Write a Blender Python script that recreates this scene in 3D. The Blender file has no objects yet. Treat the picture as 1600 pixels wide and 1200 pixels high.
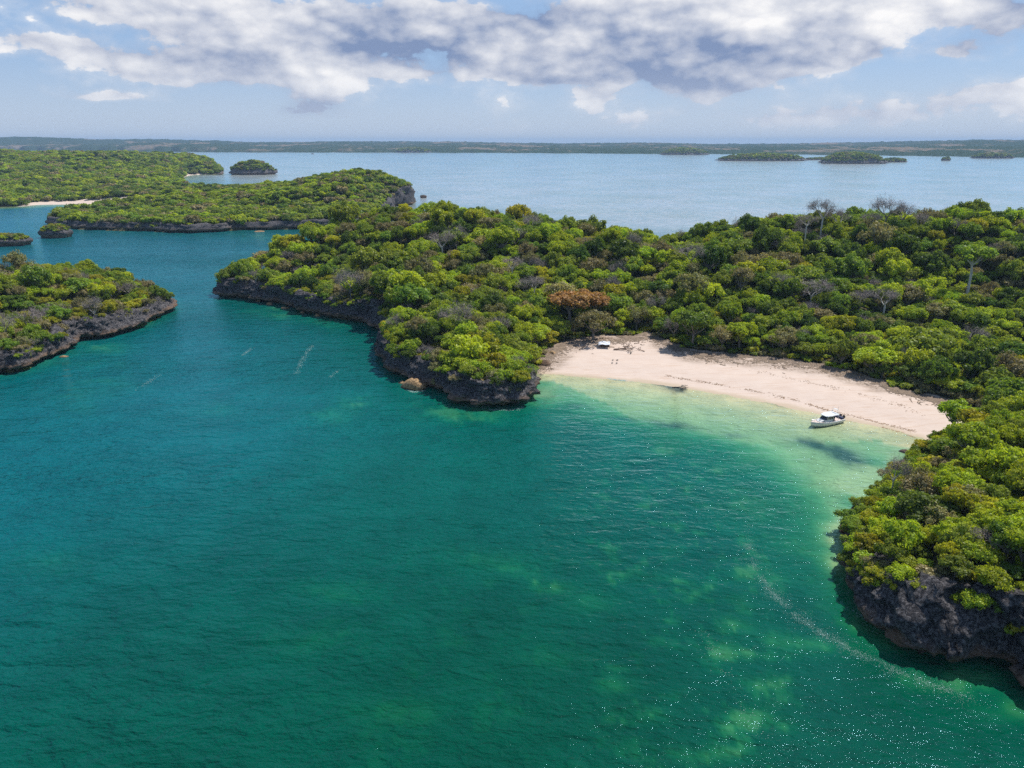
import bpy, math, random
import numpy as np
from mathutils import Vector, Matrix
rnd = random.Random(7)
rs = np.random.RandomState(11)
R = math.radians

# ------------------------------------------------------------------ camera, sky, sun, exposure
scene = bpy.context.scene
col = scene.collection
F_PX, CAM_H, HORIZON = 1101.0, 70.0, 222.0
PITCH = math.atan((600 - HORIZON) / F_PX)
cam = bpy.data.cameras.new('camera')
cam.sensor_width = 36; cam.lens = 36 * F_PX / 1600
cam.clip_start = 0.5; cam.clip_end = 60000
cam_o = bpy.data.objects.new('camera', cam); col.objects.link(cam_o)
cam_o.location = (0, 0, CAM_H); cam_o.rotation_euler = (math.pi / 2 - PITCH, 0, 0)
scene.camera = cam_o
SUN_EL, SUN_AZ = R(61), R(52)            # azimuth: to the right of the view direction (+Y)

scene.view_settings.view_transform = 'Standard'
scene.view_settings.look = 'None'
scene.view_settings.gamma = 1
scene.view_settings.exposure = 0.0
scene.view_settings.use_curve_mapping = False
cy = scene.cycles
cy.max_bounces = 5; cy.diffuse_bounces = 2; cy.glossy_bounces = 2; cy.transmission_bounces = 2
cy.volume_bounces = 0; cy.transparent_max_bounces = 4
cy.use_denoising = False
cy.sample_clamp_indirect = 4; cy.sample_clamp_direct = 22
cy.caustics_reflective = False; cy.caustics_refractive = False

SKY_STRENGTH = 0.115
sun = bpy.data.lights.new('sun', 'SUN'); sun.energy = 4.7; sun.angle = R(0.53); sun.color = (1.0, 0.955, 0.88)
sun_o = bpy.data.objects.new('sun', sun); col.objects.link(sun_o)
sd_ = Vector((math.sin(SUN_AZ) * math.cos(SUN_EL), math.cos(SUN_AZ) * math.cos(SUN_EL), math.sin(SUN_EL)))
sun_o.rotation_euler = sd_.to_track_quat('Z', 'Y').to_euler()
sun_o.location = (0, 0, 200)


class NT:
    """small node tree helper"""
    def __init__(self, tree):
        self.t = tree; self.n = tree.nodes; self.l = tree.links
    def new(self, kind, **kw):
        n = self.n.new(kind)
        for k, v in kw.items():
            setattr(n, k, v)
        return n
    def put(self, sock, v):
        if isinstance(v, bpy.types.NodeSocket): self.l.new(v, sock)
        elif v is not None:
            if hasattr(sock.default_value, '__len__') and not hasattr(v, '__len__'):
                v = (v,) * len(sock.default_value)
            if hasattr(sock.default_value, '__len__') and len(sock.default_value) == 4 and len(v) == 3: v = tuple(v) + (1,)
            sock.default_value = v
    def math(self, op, a, b=None, c=None, clamp=False):
        n = self.new('ShaderNodeMath', operation=op); n.use_clamp = clamp
        self.put(n.inputs[0], a); self.put(n.inputs[1], b)
        if c is not None: self.put(n.inputs[2], c)
        return n.outputs[0]
    def vmath(self, op, a, b=None, scale=None):
        n = self.new('ShaderNodeVectorMath', operation=op)
        self.put(n.inputs[0], a)
        if b is not None: self.put(n.inputs[1], b)
        if scale is not None: self.put(n.inputs['Scale'], scale)
        return n.outputs['Value'] if op in ('LENGTH', 'DOT_PRODUCT', 'DISTANCE') else n.outputs[0]
    def comb(self, x, y, z):
        n = self.new('ShaderNodeCombineXYZ')
        self.put(n.inputs[0], x); self.put(n.inputs[1], y); self.put(n.inputs[2], z); return n.outputs[0]
    def sep(self, v):
        n = self.new('ShaderNodeSeparateXYZ'); self.put(n.inputs[0], v); return n.outputs
    def noise(self, vec, scale, detail=4, rough=0.5, dist=0.0, kind=None, lac=2.0):
        n = self.new('ShaderNodeTexNoise')
        if kind: n.noise_type = kind
        self.put(n.inputs['Vector'], vec); self.put(n.inputs['Scale'], scale); self.put(n.inputs['Detail'], detail)
        self.put(n.inputs['Roughness'], rough); self.put(n.inputs['Distortion'], dist); self.put(n.inputs['Lacunarity'], lac)
        return n.outputs['Fac']
    def ramp(self, v, lo, hi, a=0.0, b=1.0, smooth=True):
        n = self.new('ShaderNodeMapRange'); n.interpolation_type = 'SMOOTHSTEP' if smooth else 'LINEAR'
        self.put(n.inputs[0], v); self.put(n.inputs[1], lo); self.put(n.inputs[2], hi); self.put(n.inputs[3], a); self.put(n.inputs[4], b)
        return n.outputs[0]
    def mix(self, f, a, b, blend='MIX'):
        n = self.new('ShaderNodeMix', data_type='RGBA', blend_type=blend)
        self.put(n.inputs[0], f); self.put(n.inputs[6], a); self.put(n.inputs[7], b)
        return n.outputs[2]
    def mapping(self, v, scale=(1, 1, 1), rot=(0, 0, 0), loc=(0, 0, 0)):
        n = self.new('ShaderNodeMapping'); self.put(n.inputs[0], v)
        n.inputs['Scale'].default_value = scale; n.inputs['Rotation'].default_value = rot; n.inputs['Location'].default_value = loc
        return n.outputs[0]


def px_dir(u, v):
    """direction of a photograph pixel from the camera"""
    a, b = (u - 800) / F_PX, (600 - v) / F_PX
    cp, sp = math.cos(PITCH), math.sin(PITCH)
    return (a, cp + b * sp, -sp + b * cp)

def build_world():
    w = bpy.data.worlds.new('World'); scene.world = w; w.use_nodes = True
    w.cycles.sampling_method = 'MANUAL'; w.cycles.sample_map_resolution = 256
    t = NT(w.node_tree); t.n.clear()
    out = t.new('ShaderNodeOutputWorld')
    sky = t.new('ShaderNodeTexSky'); sky.sky_type = 'NISHITA'; sky.sun_disc = False
    sky.sun_elevation = SUN_EL; sky.sun_rotation = SUN_AZ; sky.altitude = 50
    sky.air_density = 1.0; sky.dust_density = 0.8; sky.ozone_density = 2.0
    bg = t.new('ShaderNodeBackground'); bg.inputs[1].default_value = SKY_STRENGTH
    t.l.new(sky.outputs[0], bg.inputs[0])
    d = t.new('ShaderNodeTexCoord').outputs['Generated']
    x, y, z = t.sep(d)
    az = t.math('ARCTAN2', x, y)
    el = t.math('ARCSINE', z)
    # cloud space: azimuth and elevation in degrees
    A = t.math('MULTIPLY', az, 57.2958); E = t.math('MULTIPLY', el, 57.2958)
    P = t.comb(A, E, 0)
    wn = t.new('ShaderNodeTexNoise'); t.put(wn.inputs['Vector'], t.mapping(P, scale=(0.09, 0.2, 1))); wn.inputs['Scale'].default_value = 1.5; wn.inputs['Detail'].default_value = 5
    wn.inputs['Roughness'].default_value = 0.55
    off = t.vmath('SUBTRACT', wn.outputs['Color'], (0.5, 0.5, 0.5))
    Pw = t.vmath('ADD', P, t.vmath('MULTIPLY', off, (7.0, 2.6, 0)))
    def blobs(lst, P=Pw):
        tot = None
        for (u, v, ru, rv, k) in lst:
            q = px_dir(u, v); r = math.hypot(q[0], q[1])
            a0 = math.degrees(math.atan2(q[0], q[1])); e0 = math.degrees(math.atan2(q[2], r))
            sa, se = ru / 19.5, rv / 20.5
            s = t.vmath('SUBTRACT', P, (a0, e0, 0))
            s = t.vmath('MULTIPLY', s, (1 / sa, 1 / se, 0))
            L = t.vmath('DOT_PRODUCT', s, s)
            g = t.math('MULTIPLY', t.math('EXPONENT', t.math('MULTIPLY', L, -1.0)), k)
            tot = g if tot is None else t.math('ADD', tot, g)
        return tot
    cover = blobs([(190, 5, 150, 34, 1.0), (70, 70, 90, 16, .7), (240, 100, 170, 24, .95), (460, 50, 180, 60, 1.05), (700, 48, 170, 58, 1.15),
                   (980, 60, 190, 72, 1.3), (1190, 50, 170, 62, 1.25), (1330, 45, 40, 44, .7), (490, 172, 75, 20, 1.1), (400, 125, 130, 18, .8), (870, 112, 100, 20, .75), (1120, 130, 90, 25, .8),
                   (930, 157, 24, 12, 1.0), (1470, 2, 80, 26, 1.2), (1570, 25, 60, 32, 1.0), (1510, 78, 50, 16, 1.1), (175, 147, 62, 8, 1.0), (1300, 95, 110, 12, .5),
                   (1570, 148, 130, 24, .85), (1400, 175, 120, 16, .65), (1180, 180, 160, 18, .75), (750, 205, 160, 10, .5), (1350, 200, 160, 12, .45), (960, 190, 90, 10, .5), (640, 120, 60, 16, .6)])
    # beyond the frame the same broken cloud deck goes on
    Pp = t.vmath('MULTIPLY', t.comb(x, y, t.math('ADD', z, 0.06)), (1, 1, 1))
    zz = t.math('ADD', t.math('ABSOLUTE', z), 0.06)
    deck = t.comb(t.math('DIVIDE', x, zz), t.math('DIVIDE', y, zz), 0)
    dn = t.noise(deck, 1.3, 5, 0.55)
    outside = t.math('MAXIMUM', t.ramp(E, 10.5, 14.0), t.ramp(t.math('ABSOLUTE', A), 38, 46))
    gen = t.math('MULTIPLY', t.ramp(dn, 0.36, 0.74), 0.55)
    gen = t.math('MULTIPLY', gen, t.ramp(E, 1.5, 7))
    cover = t.math('ADD', t.math('MULTIPLY', cover, t.math('SUBTRACT', 1, outside)), t.math('MULTIPLY', gen, outside))
    def puff(shift, det=8, ro=.6):
        # billows: rounded cells with finer cells on them
        v = t.mapping(t.vmath('ADD', P, t.vmath('MULTIPLY', off, (2.0, 1.0, 0))), scale=(0.125, 0.25, 1), loc=shift)
        n = t.new('ShaderNodeTexVoronoi'); n.feature = 'F1'; n.normalize = False
        t.put(n.inputs['Vector'], v); n.inputs['Scale'].default_value = 1.0; n.inputs['Detail'].default_value = 2; n.inputs['Roughness'].default_value = .5; n.inputs['Lacunarity'].default_value = 2.3
        f = t.noise(v, 1.1, det, ro, 0.0)
        return t.math('ADD', t.math('MULTIPLY', t.math('SUBTRACT', .75, n.outputs['Distance']), .34), t.math('MULTIPLY', f, .62))
    n0 = puff((0, 0, 3.1)); n1 = puff((.085, .13, 3.1), 4, .45)
    nb = puff((0, 0, 3.1), 4, .45)
    dens = t.math('ADD', cover, t.math('MULTIPLY', t.math('SUBTRACT', n0, 0.415), 2.8))
    hf = t.math('SUBTRACT', t.noise(t.mapping(P, scale=(.75, 1.15, 1)), 1.6, 5, .62), .5)
    dens = t.math('ADD', dens, t.math('MULTIPLY', hf, .55))
    alpha = t.math('MAXIMUM', t.ramp(dens, 0.30, 0.50), t.math('MULTIPLY', t.ramp(dens, -0.1, .5), .35))
    relief = t.math('MULTIPLY', t.math('SUBTRACT', nb, n1), 2.5)
    relief = t.math('ADD', relief, t.math('MULTIPLY', t.math('SUBTRACT', n0, .42), 2.7))
    base = blobs([(400, 92, 110, 22, .85), (560, 62, 50, 22, .6), (640, 88, 120, 26, 1.1), (960, 108, 130, 32, 1.1), (1080, 128, 100, 26, 1.0), (1230, 88, 90, 24, .9),
                  (470, 172, 90, 20, 1.3), (820, 128, 40, 12, .6), (830, 20, 60, 20, .6), (1050, 8, 90, 14, .6), (1560, 45, 50, 14, .5), (300, 50, 90, 15, .55)])
    relief = t.math('ADD', relief, t.math('MULTIPLY', hf, .6))
    base = t.math('MULTIPLY', base, t.math('SUBTRACT', 1, outside))
    base = t.math('ADD', base, t.math('MULTIPLY', t.math('MULTIPLY', t.ramp(dn, 0.5, 0.72), 0.8), outside))
    lit = t.math('SUBTRACT', t.math('ADD', 0.78, relief), t.math('MULTIPLY', base, 0.62))
    lit = t.ramp(lit, -0.55, 0.98, smooth=False); lit = t.math('ADD', lit, 0, clamp=True)
    cc = t.mix(lit, (0.23, 0.31, 0.50), (1.0, 0.99, 0.99))
    # clouds thin out and lose contrast in the haze above the horizon
    hz = t.ramp(E, 0.0, 6.5, 1.0, 0.0)
    cc = t.mix(t.math('MULTIPLY', hz, 0.65), cc, (0.58, 0.64, 0.76))
    cbg = t.new('ShaderNodeBackground'); t.put(cbg.inputs[0], cc); cbg.inputs[1].default_value = 1.0
    ms = t.new('ShaderNodeMixShader'); t.put(ms.inputs[0], t.math('MULTIPLY', alpha, t.ramp(E, -0.3, 2.0, 0.15, 1.0)))
    # thin milky veil that is everywhere over the bay
    veil = t.new('ShaderNodeBackground'); t.put(veil.inputs[0], (0.37, 0.51, 0.75)); veil.inputs[1].default_value = 1.0
    mv = t.new('ShaderNodeMixShader'); t.put(mv.inputs[0], t.ramp(E, 0.0, 30, 0.85, 0.25, smooth=False))
    veilc = t.mix(t.ramp(E, 0.0, 7.0), (0.52, 0.63, 0.81), (0.31, 0.49, 0.80)); t.put(veil.inputs[0], veilc)
    t.l.new(bg.outputs[0], mv.inputs[1]); t.l.new(veil.outputs[0], mv.inputs[2])
    t.l.new(mv.outputs[0], ms.inputs[1]); t.l.new(cbg.outputs[0], ms.inputs[2])
    t.l.new(ms.outputs[0], out.inputs[0])
build_world()

# ------------------------------------------------------------------ helpers
def U(u, v, z=0.0):
    """world point at height z seen at photograph pixel (u, v)"""
    d = px_dir(u, v); t = (z - CAM_H) / d[2]
    return (d[0] * t, d[1] * t)
def UY(u, v, y):
    """world point at forward distance y seen at pixel (u, v)"""
    d = px_dir(u, v); t = y / d[1]
    return (d[0] * t, y, CAM_H + d[2] * t)
def proj(p):
    cp, sp = math.cos(PITCH), math.sin(PITCH)
    p = np.asarray(p, float); x, y, z = p[..., 0], p[..., 1], p[..., 2] - CAM_H
    dep = np.maximum(y * cp - z * sp, 1e-3); up = y * sp + z * cp
    return 800 + F_PX * x / dep, 600 - F_PX * up / dep, dep

def _hash(ix, iy, iz, seed):
    h = (ix.astype(np.int64) * 374761393 + iy.astype(np.int64) * 668265263 + iz.astype(np.int64) * 2147483647 + seed * 1274126177) & 0xffffffff
    h = ((h ^ (h >> 13)) * 1274126177) & 0xffffffff
    h = (h ^ (h >> 16)) & 0xffffffff
    return h / 4294967295.0
def vnoise(x, y, z=0.0, seed=0):
    x, y, z = np.broadcast_arrays(np.asarray(x, float), np.asarray(y, float), np.asarray(z, float))
    ix, iy, iz = np.floor(x), np.floor(y), np.floor(z)
    fx, fy, fz = x - ix, y - iy, z - iz
    fx, fy, fz = [f * f * (3 - 2 * f) for f in (fx, fy, fz)]
    r = 0
    for a in (0, 1):
        for b in (0, 1):
            for c in (0, 1):
                wgt = (fx if a else 1 - fx) * (fy if b else 1 - fy) * (fz if c else 1 - fz)
                r = r + wgt * _hash(ix + a, iy + b, iz + c, seed)
    return r
def fbm(x, y, z=0.0, seed=0, oct=4, gain=0.5):
    s = 0; a = 1.0; n = 0.0
    for i in range(oct):
        s = s + a * vnoise(np.asarray(x) * 2**i, np.asarray(y) * 2**i, np.asarray(z) * 2**i, seed + i * 17); n += a; a *= gain
    return s / n
def ridged(x, y, z=0.0, seed=0, oct=3):
    s = 0; a = 1.0; n = 0.0
    for i in range(oct):
        s = s + a * (1 - np.abs(2 * vnoise(np.asarray(x) * 2**i, np.asarray(y) * 2**i, np.asarray(z) * 2**i, seed + i * 31) - 1)); n += a; a *= 0.55
    return s / n
def sstep(a, b, x):
    t = np.clip((x - a) / (b - a), 0, 1); return t * t * (3 - 2 * t)

def mesh_from(name, verts, faces, smooth=False, mats=()):
    me = bpy.data.meshes.new(name)
    verts = np.asarray(verts, np.float32); 
    if isinstance(faces, np.ndarray):
        k = faces.shape[1]; n = len(faces)
        me.vertices.add(len(verts)); me.vertices.foreach_set('co', verts.ravel())
        me.loops.add(n * k); me.loops.foreach_set('vertex_index', faces.astype(np.int32).ravel())
        me.polygons.add(n); me.polygons.foreach_set('loop_start', np.arange(n, dtype=np.int32) * k)
        me.update(calc_edges=True)
    else:
        me.from_pydata(verts.tolist(), [], faces)
    for m in mats: me.materials.append(m)
    if smooth: me.polygons.foreach_set('use_smooth', [True] * len(me.polygons))
    me.update()
    return me
def link(name, me, parent=None, loc=None):
    o = bpy.data.objects.new(name, me); col.objects.link(o)
    if parent: o.parent = parent
    if loc is not None: o.location = loc
    return o
def tag(o, label=None, cat=None, group=None, kind=None):
    if label: o['label'] = label
    if cat: o['category'] = cat
    if group: o['group'] = group
    if kind: o['kind'] = kind
    return o
def empty(name, loc, rz=0.0):
    o = bpy.data.objects.new(name, None); col.objects.link(o); o.location = loc; o.rotation_euler = (0, 0, rz)
    o.empty_display_size = 0.3
    return o

class MB:
    """collects boxes, tubes and lofts into one mesh"""
    def __init__(self): self.v = []; self.f = []
    def add(self, v, f):
        n = len(self.v); self.v += [tuple(p) for p in v]; self.f += [tuple(i + n for i in q) for q in f]; return self
    def box(self, c, s, rz=0.0, taper=1.0):
        x, y, z = [k / 2 for k in s]; cs, sn = math.cos(rz), math.sin(rz); vs = []
        for dz in (-z, z):
            k = taper if dz > 0 else 1
            for dx, dy in ((-x, -y), (x, -y), (x, y), (-x, y)):
                dx *= k; dy *= k
                vs.append((c[0] + dx * cs - dy * sn, c[1] + dx * sn + dy * cs, c[2] + dz))
        return self.add(vs, [(3, 2, 1, 0), (4, 5, 6, 7), (0, 1, 5, 4), (1, 2, 6, 5), (2, 3, 7, 6), (3, 0, 4, 7)])
    def tube(self, pts, radii, n=5):
        pts = [Vector(p) for p in pts]; vs = []; fs = []
        for i, p in enumerate(pts):
            d = (pts[min(i + 1, len(pts) - 1)] - pts[max(i - 1, 0)]).normalized()
            a = d.cross(Vector((0.31, 0.9, 0.17))).normalized(); b = d.cross(a)
            r = radii[i] if hasattr(radii, '__len__') else radii
            for k in range(n):
                th = 2 * math.pi * k / n; vs.append(p + (a * math.cos(th) + b * math.sin(th)) * r)
        for i in range(len(pts) - 1):
            for k in range(n):
                fs.append((i * n + k, i * n + (k + 1) % n, (i + 1) * n + (k + 1) % n, (i + 1) * n + k))
        fs.append(tuple(reversed(range(n)))); fs.append(tuple(range((len(pts) - 1) * n, len(pts) * n)))
        return self.add(vs, fs)
    def loft(self, secs, cap=True):
        n = len(secs[0]); vs = [p for s in secs for p in s]; fs = []
        for i in range(len(secs) - 1):
            for k in range(n):
                fs.append((i * n + k, i * n + (k + 1) % n, (i + 1) * n + (k + 1) % n, (i + 1) * n + k))
        if cap: fs.append(tuple(reversed(range(n)))); fs.append(tuple(range((len(secs) - 1) * n, len(secs) * n)))
        return self.add(vs, fs)
    def mesh(self, name, mat, smooth=False): return mesh_from(name, self.v, self.f, smooth, (mat,))
    def build(self, name, mat, parent=None, smooth=False): return link(name, self.mesh(name, mat, smooth), parent)

# ------------------------------------------------------------------ materials
def new_mat(name):
    m = bpy.data.materials.new(name); m.use_nodes = True
    t = NT(m.node_tree); t.n.clear(); out = t.new('ShaderNodeOutputMaterial')
    return m, t, out
def simple_mat(name, c, rough=0.6, noise=0.12, scale=3.0, metallic=0.0, spec=0.5):
    m, t, out = new_mat(name)
    b = t.new('ShaderNodeBsdfPrincipled')
    tc = t.new('ShaderNodeTexCoord').outputs['Object']
    n = t.noise(tc, scale, 4, 0.6)
    cc = t.mix(n, tuple(k * (1 - noise) for k in c), tuple(min(1, k * (1 + noise)) for k in c))
    t.put(b.inputs['Base Color'], cc); b.inputs['Roughness'].default_value = rough
    b.inputs['Metallic'].default_value = metallic; b.inputs['Specular IOR Level'].default_value = spec
    t.l.new(b.outputs[0], out.inputs[0]); return m
def leaf_mat(name, c1, c2, c3, trans=0.48):
    """c1..c2: range from plant to plant, c3: odd leaves"""
    m, t, out = new_mat(name)
    oi = t.new('ShaderNodeObjectInfo').outputs['Random']
    g = t.new('ShaderNodeNewGeometry')
    c = t.mix(oi, c1, c2)
    wn = t.new('ShaderNodeTexWhiteNoise', noise_dimensions='1D'); t.put(wn.inputs['W'], t.math('MULTIPLY', oi, 77.7))
    vv = t.ramp(wn.outputs['Value'], 0, 1, 0.72, 1.32, smooth=False)
    c = t.mix(1.0, c, t.comb(vv, vv, vv), 'MULTIPLY')
    ri = g.outputs['Random Per Island']
    tc = t.new('ShaderNodeTexCoord').outputs['Object']
    n = t.noise(tc, 2.2, 3, 0.6)
    c = t.mix(t.ramp(n, 0.42, 0.7, 0, 0.5), c, c3)
    lv = t.ramp(ri, 0, 1, 0.70, 1.30, smooth=False)
    c = t.mix(1.0, c, t.comb(lv, lv, lv), 'MULTIPLY')
    df = t.new('ShaderNodeBsdfDiffuse'); t.put(df.inputs[0], c)
    tr = t.new('ShaderNodeBsdfTranslucent'); t.put(tr.inputs[0], t.mix(1.0, c, (1.25, 1.25, 0.5), 'MULTIPLY'))
    mx = t.new('ShaderNodeMixShader'); mx.inputs[0].default_value = trans
    t.l.new(df.outputs[0], mx.inputs[1]); t.l.new(tr.outputs[0], mx.inputs[2])
    gl = t.new('ShaderNodeBsdfGlossy'); gl.inputs['Roughness'].default_value = 0.45; gl.inputs[0].default_value = (0.9, 0.95, 1, 1)
    m2 = t.new('ShaderNodeMixShader'); m2.inputs[0].default_value = 0.015
    t.l.new(mx.outputs[0], m2.inputs[1]); t.l.new(gl.outputs[0], m2.inputs[2])
    t.l.new(m2.outputs[0], out.inputs[0]); return m

M = {}
M['leaf_bright'] = leaf_mat('leaf_bright', (0.273, 0.395, 0.029), (0.398, 0.450, 0.026), (0.477, 0.477, 0.034))
M['leaf_mid'] = leaf_mat('leaf_mid', (0.162, 0.276, 0.032), (0.268, 0.312, 0.037), (0.321, 0.349, 0.034))
M['leaf_dark'] = leaf_mat('leaf_dark', (0.081, 0.151, 0.018), (0.141, 0.197, 0.022), (0.161, 0.206, 0.030))
M['leaf_grey'] = leaf_mat('leaf_grey', (0.249, 0.252, 0.094), (0.332, 0.273, 0.133), (0.332, 0.246, 0.146), 0.3)
M['leaf_rust'] = leaf_mat('leaf_rust', (0.42, 0.22, 0.075), (0.46, 0.26, 0.09), (0.34, 0.26, 0.08), 0.35)
M['leaf_yellow'] = leaf_mat('leaf_yellow', (0.339, 0.363, 0.022), (0.417, 0.385, 0.024), (0.446, 0.355, 0.040))
M['twig'] = simple_mat('twig', (0.30, 0.25, 0.225), 0.85, 0.3, 1.5)
M['bark'] = simple_mat('bark', (0.20, 0.175, 0.15), 0.85, 0.3, 2.0)
M['pale_bark'] = simple_mat('pale_bark', (0.50, 0.47, 0.42), 0.8, 0.2, 2.0)
M['drift'] = simple_mat('driftwood', (0.19, 0.13, 0.09), 0.9, 0.3, 2.0)

def rock_mat():
    m, t, out = new_mat('karst_rock')
    g = t.new('ShaderNodeNewGeometry'); P = g.outputs['Position']
    n1 = t.noise(P, 0.35, 6, 0.65); n2 = t.noise(P, 1.9, 6, 0.7); n3 = t.noise(t.mapping(P, scale=(1, 1, 0.35)), 0.8, 5, 0.6)
    n4 = t.noise(P, 2.4, 6, 0.8)
    c = t.mix(t.ramp(n2, 0.40, 0.70), (0.028, 0.027, 0.031), (0.26, 0.24, 0.24))
    c = t.mix(t.ramp(n4, 0.60, 0.74, 0, 0.8), c, (0.36, 0.33, 0.32))
    c = t.mix(t.ramp(n3, 0.5, 0.8, 0, 0.55), c, (0.045, 0.04, 0.045))
    z = t.sep(P)[2]
    zz = t.math('ADD', z, t.math('MULTIPLY', t.math('SUBTRACT', n1, 0.5), 3.0))
    tide = t.math('MULTIPLY', t.ramp(zz, 0.2, 0.9), t.ramp(zz, 1.9, 3.4, 1, 0))
    c = t.mix(t.math('MULTIPLY', tide, 0.9), c, t.mix(n2, (0.13, 0.075, 0.045), (0.34, 0.22, 0.14)))
    c = t.mix(t.ramp(zz, 0.0, 0.5, 0.85, 0), c, (0.018, 0.018, 0.014))
    b = t.new('ShaderNodeBsdfPrincipled'); t.put(b.inputs['Base Color'], c); b.inputs['Roughness'].default_value = 0.85
    b.inputs['Specular IOR Level'].default_value = 0.25
    bp = t.new('ShaderNodeBump'); bp.inputs['Strength'].default_value = 1.0; bp.inputs['Distance'].default_value = 0.9
    t.put(bp.inputs['Height'], t.noise(t.mapping(P, scale=(1, 1, .6)), 1.8, 7, 0.75)); t.l.new(bp.outputs[0], b.inputs['Normal'])
    t.l.new(b.outputs[0], out.inputs[0]); return m
M['rock'] = rock_mat()
def tan_rock_mat():
    m, t, out = new_mat('tan_rock')
    P = t.new('ShaderNodeNewGeometry').outputs['Position']
    n = t.noise(P, 1.6, 6, 0.7); n2 = t.noise(P, 0.5, 3)
    c = t.mix(t.ramp(n, 0.35, 0.65), (0.13, 0.075, 0.03), (0.48, 0.31, 0.15))
    z = t.sep(P)[2]; c = t.mix(t.ramp(z, 0.0, 0.35, 0.8, 0), c, (0.04, 0.03, 0.02))
    b = t.new('ShaderNodeBsdfPrincipled'); t.put(b.inputs['Base Color'], c); b.inputs['Roughness'].default_value = 0.8
    bp = t.new('ShaderNodeBump'); bp.inputs['Strength'].default_value = 0.9; bp.inputs['Distance'].default_value = 0.3
    t.put(bp.inputs['Height'], n); t.l.new(bp.outputs[0], b.inputs['Normal'])
    t.l.new(b.outputs[0], out.inputs[0]); return m
M['tan_rock'] = tan_rock_mat()

def ground_mat():
    """forest floor, with sand and litter where the 'zone' attribute says so (r sand, g litter, b wet)"""
    m, t, out = new_mat('island_ground')
    P = t.new('ShaderNodeNewGeometry').outputs['Position']
    at = t.new('ShaderNodeAttribute', attribute_name='zone').outputs['Color']
    rr = t.new('ShaderNodeSeparateColor'); t.put(rr.inputs[0], at); s_, l_, w_ = rr.outputs[0], rr.outputs[1], rr.outputs[2]
    n1 = t.noise(P, 0.25, 6, 0.6); n2 = t.noise(P, 1.5, 5, 0.65); n3 = t.noise(t.mapping(P, rot=(0, 0, R(17)), scale=(0.12, 1.1, 1)), 1.0, 5, 0.6)
    soil = t.mix(n2, (0.035, 0.042, 0.015), (0.085, 0.075, 0.035))
    soil = t.mix(t.ramp(n1, 0.5, 0.7, 0, 0.6), soil, (0.13, 0.105, 0.065))
    sand = t.mix(n1, (0.57, 0.445, 0.365), (0.67, 0.555, 0.47))
    sand = t.mix(t.ramp(n3, 0.50, 0.68, 0, 0.5), sand, (0.52, 0.37, 0.27))
    sand = t.mix(t.ramp(n2, 0.60, 0.75, 0, 0.25), sand, (0.45, 0.33, 0.25))
    lf = t.math('MULTIPLY', l_, t.ramp(t.math('ADD', t.math('MULTIPLY', n2, 0.75), t.math('MULTIPLY', n3, 0.4)), 0.45, 0.68, 0.25, 1.0))
    sand = t.mix(lf, sand, t.mix(t.noise(P, 3.0, 4, 0.7), (0.17, 0.12, 0.085), (0.40, 0.31, 0.24)))
    sand = t.mix(t.math('MULTIPLY', w_, 0.75), sand, (0.46, 0.36, 0.24))
    c = t.mix(t.ramp(t.math('ADD', s_, t.math('MULTIPLY', t.math('SUBTRACT', n2, 0.5), 0.5)), 0.35, 0.6), soil, sand)
    b = t.new('ShaderNodeBsdfPrincipled'); t.put(b.inputs['Base Color'], c); t.put(b.inputs['Roughness'], t.math('SUBTRACT', 0.95, t.math('MULTIPLY', w_, 0.4)))
    b.inputs['Specular IOR Level'].default_value = 0.2
    bp = t.new('ShaderNodeBump'); bp.inputs['Strength'].default_value = 0.5; bp.inputs['Distance'].default_value = 0.25
    t.put(bp.inputs['Height'], t.noise(P, 1.1, 6, 0.7)); t.l.new(bp.outputs[0], b.inputs['Normal'])
    t.l.new(b.outputs[0], out.inputs[0]); return m
M['ground'] = ground_mat()

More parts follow.
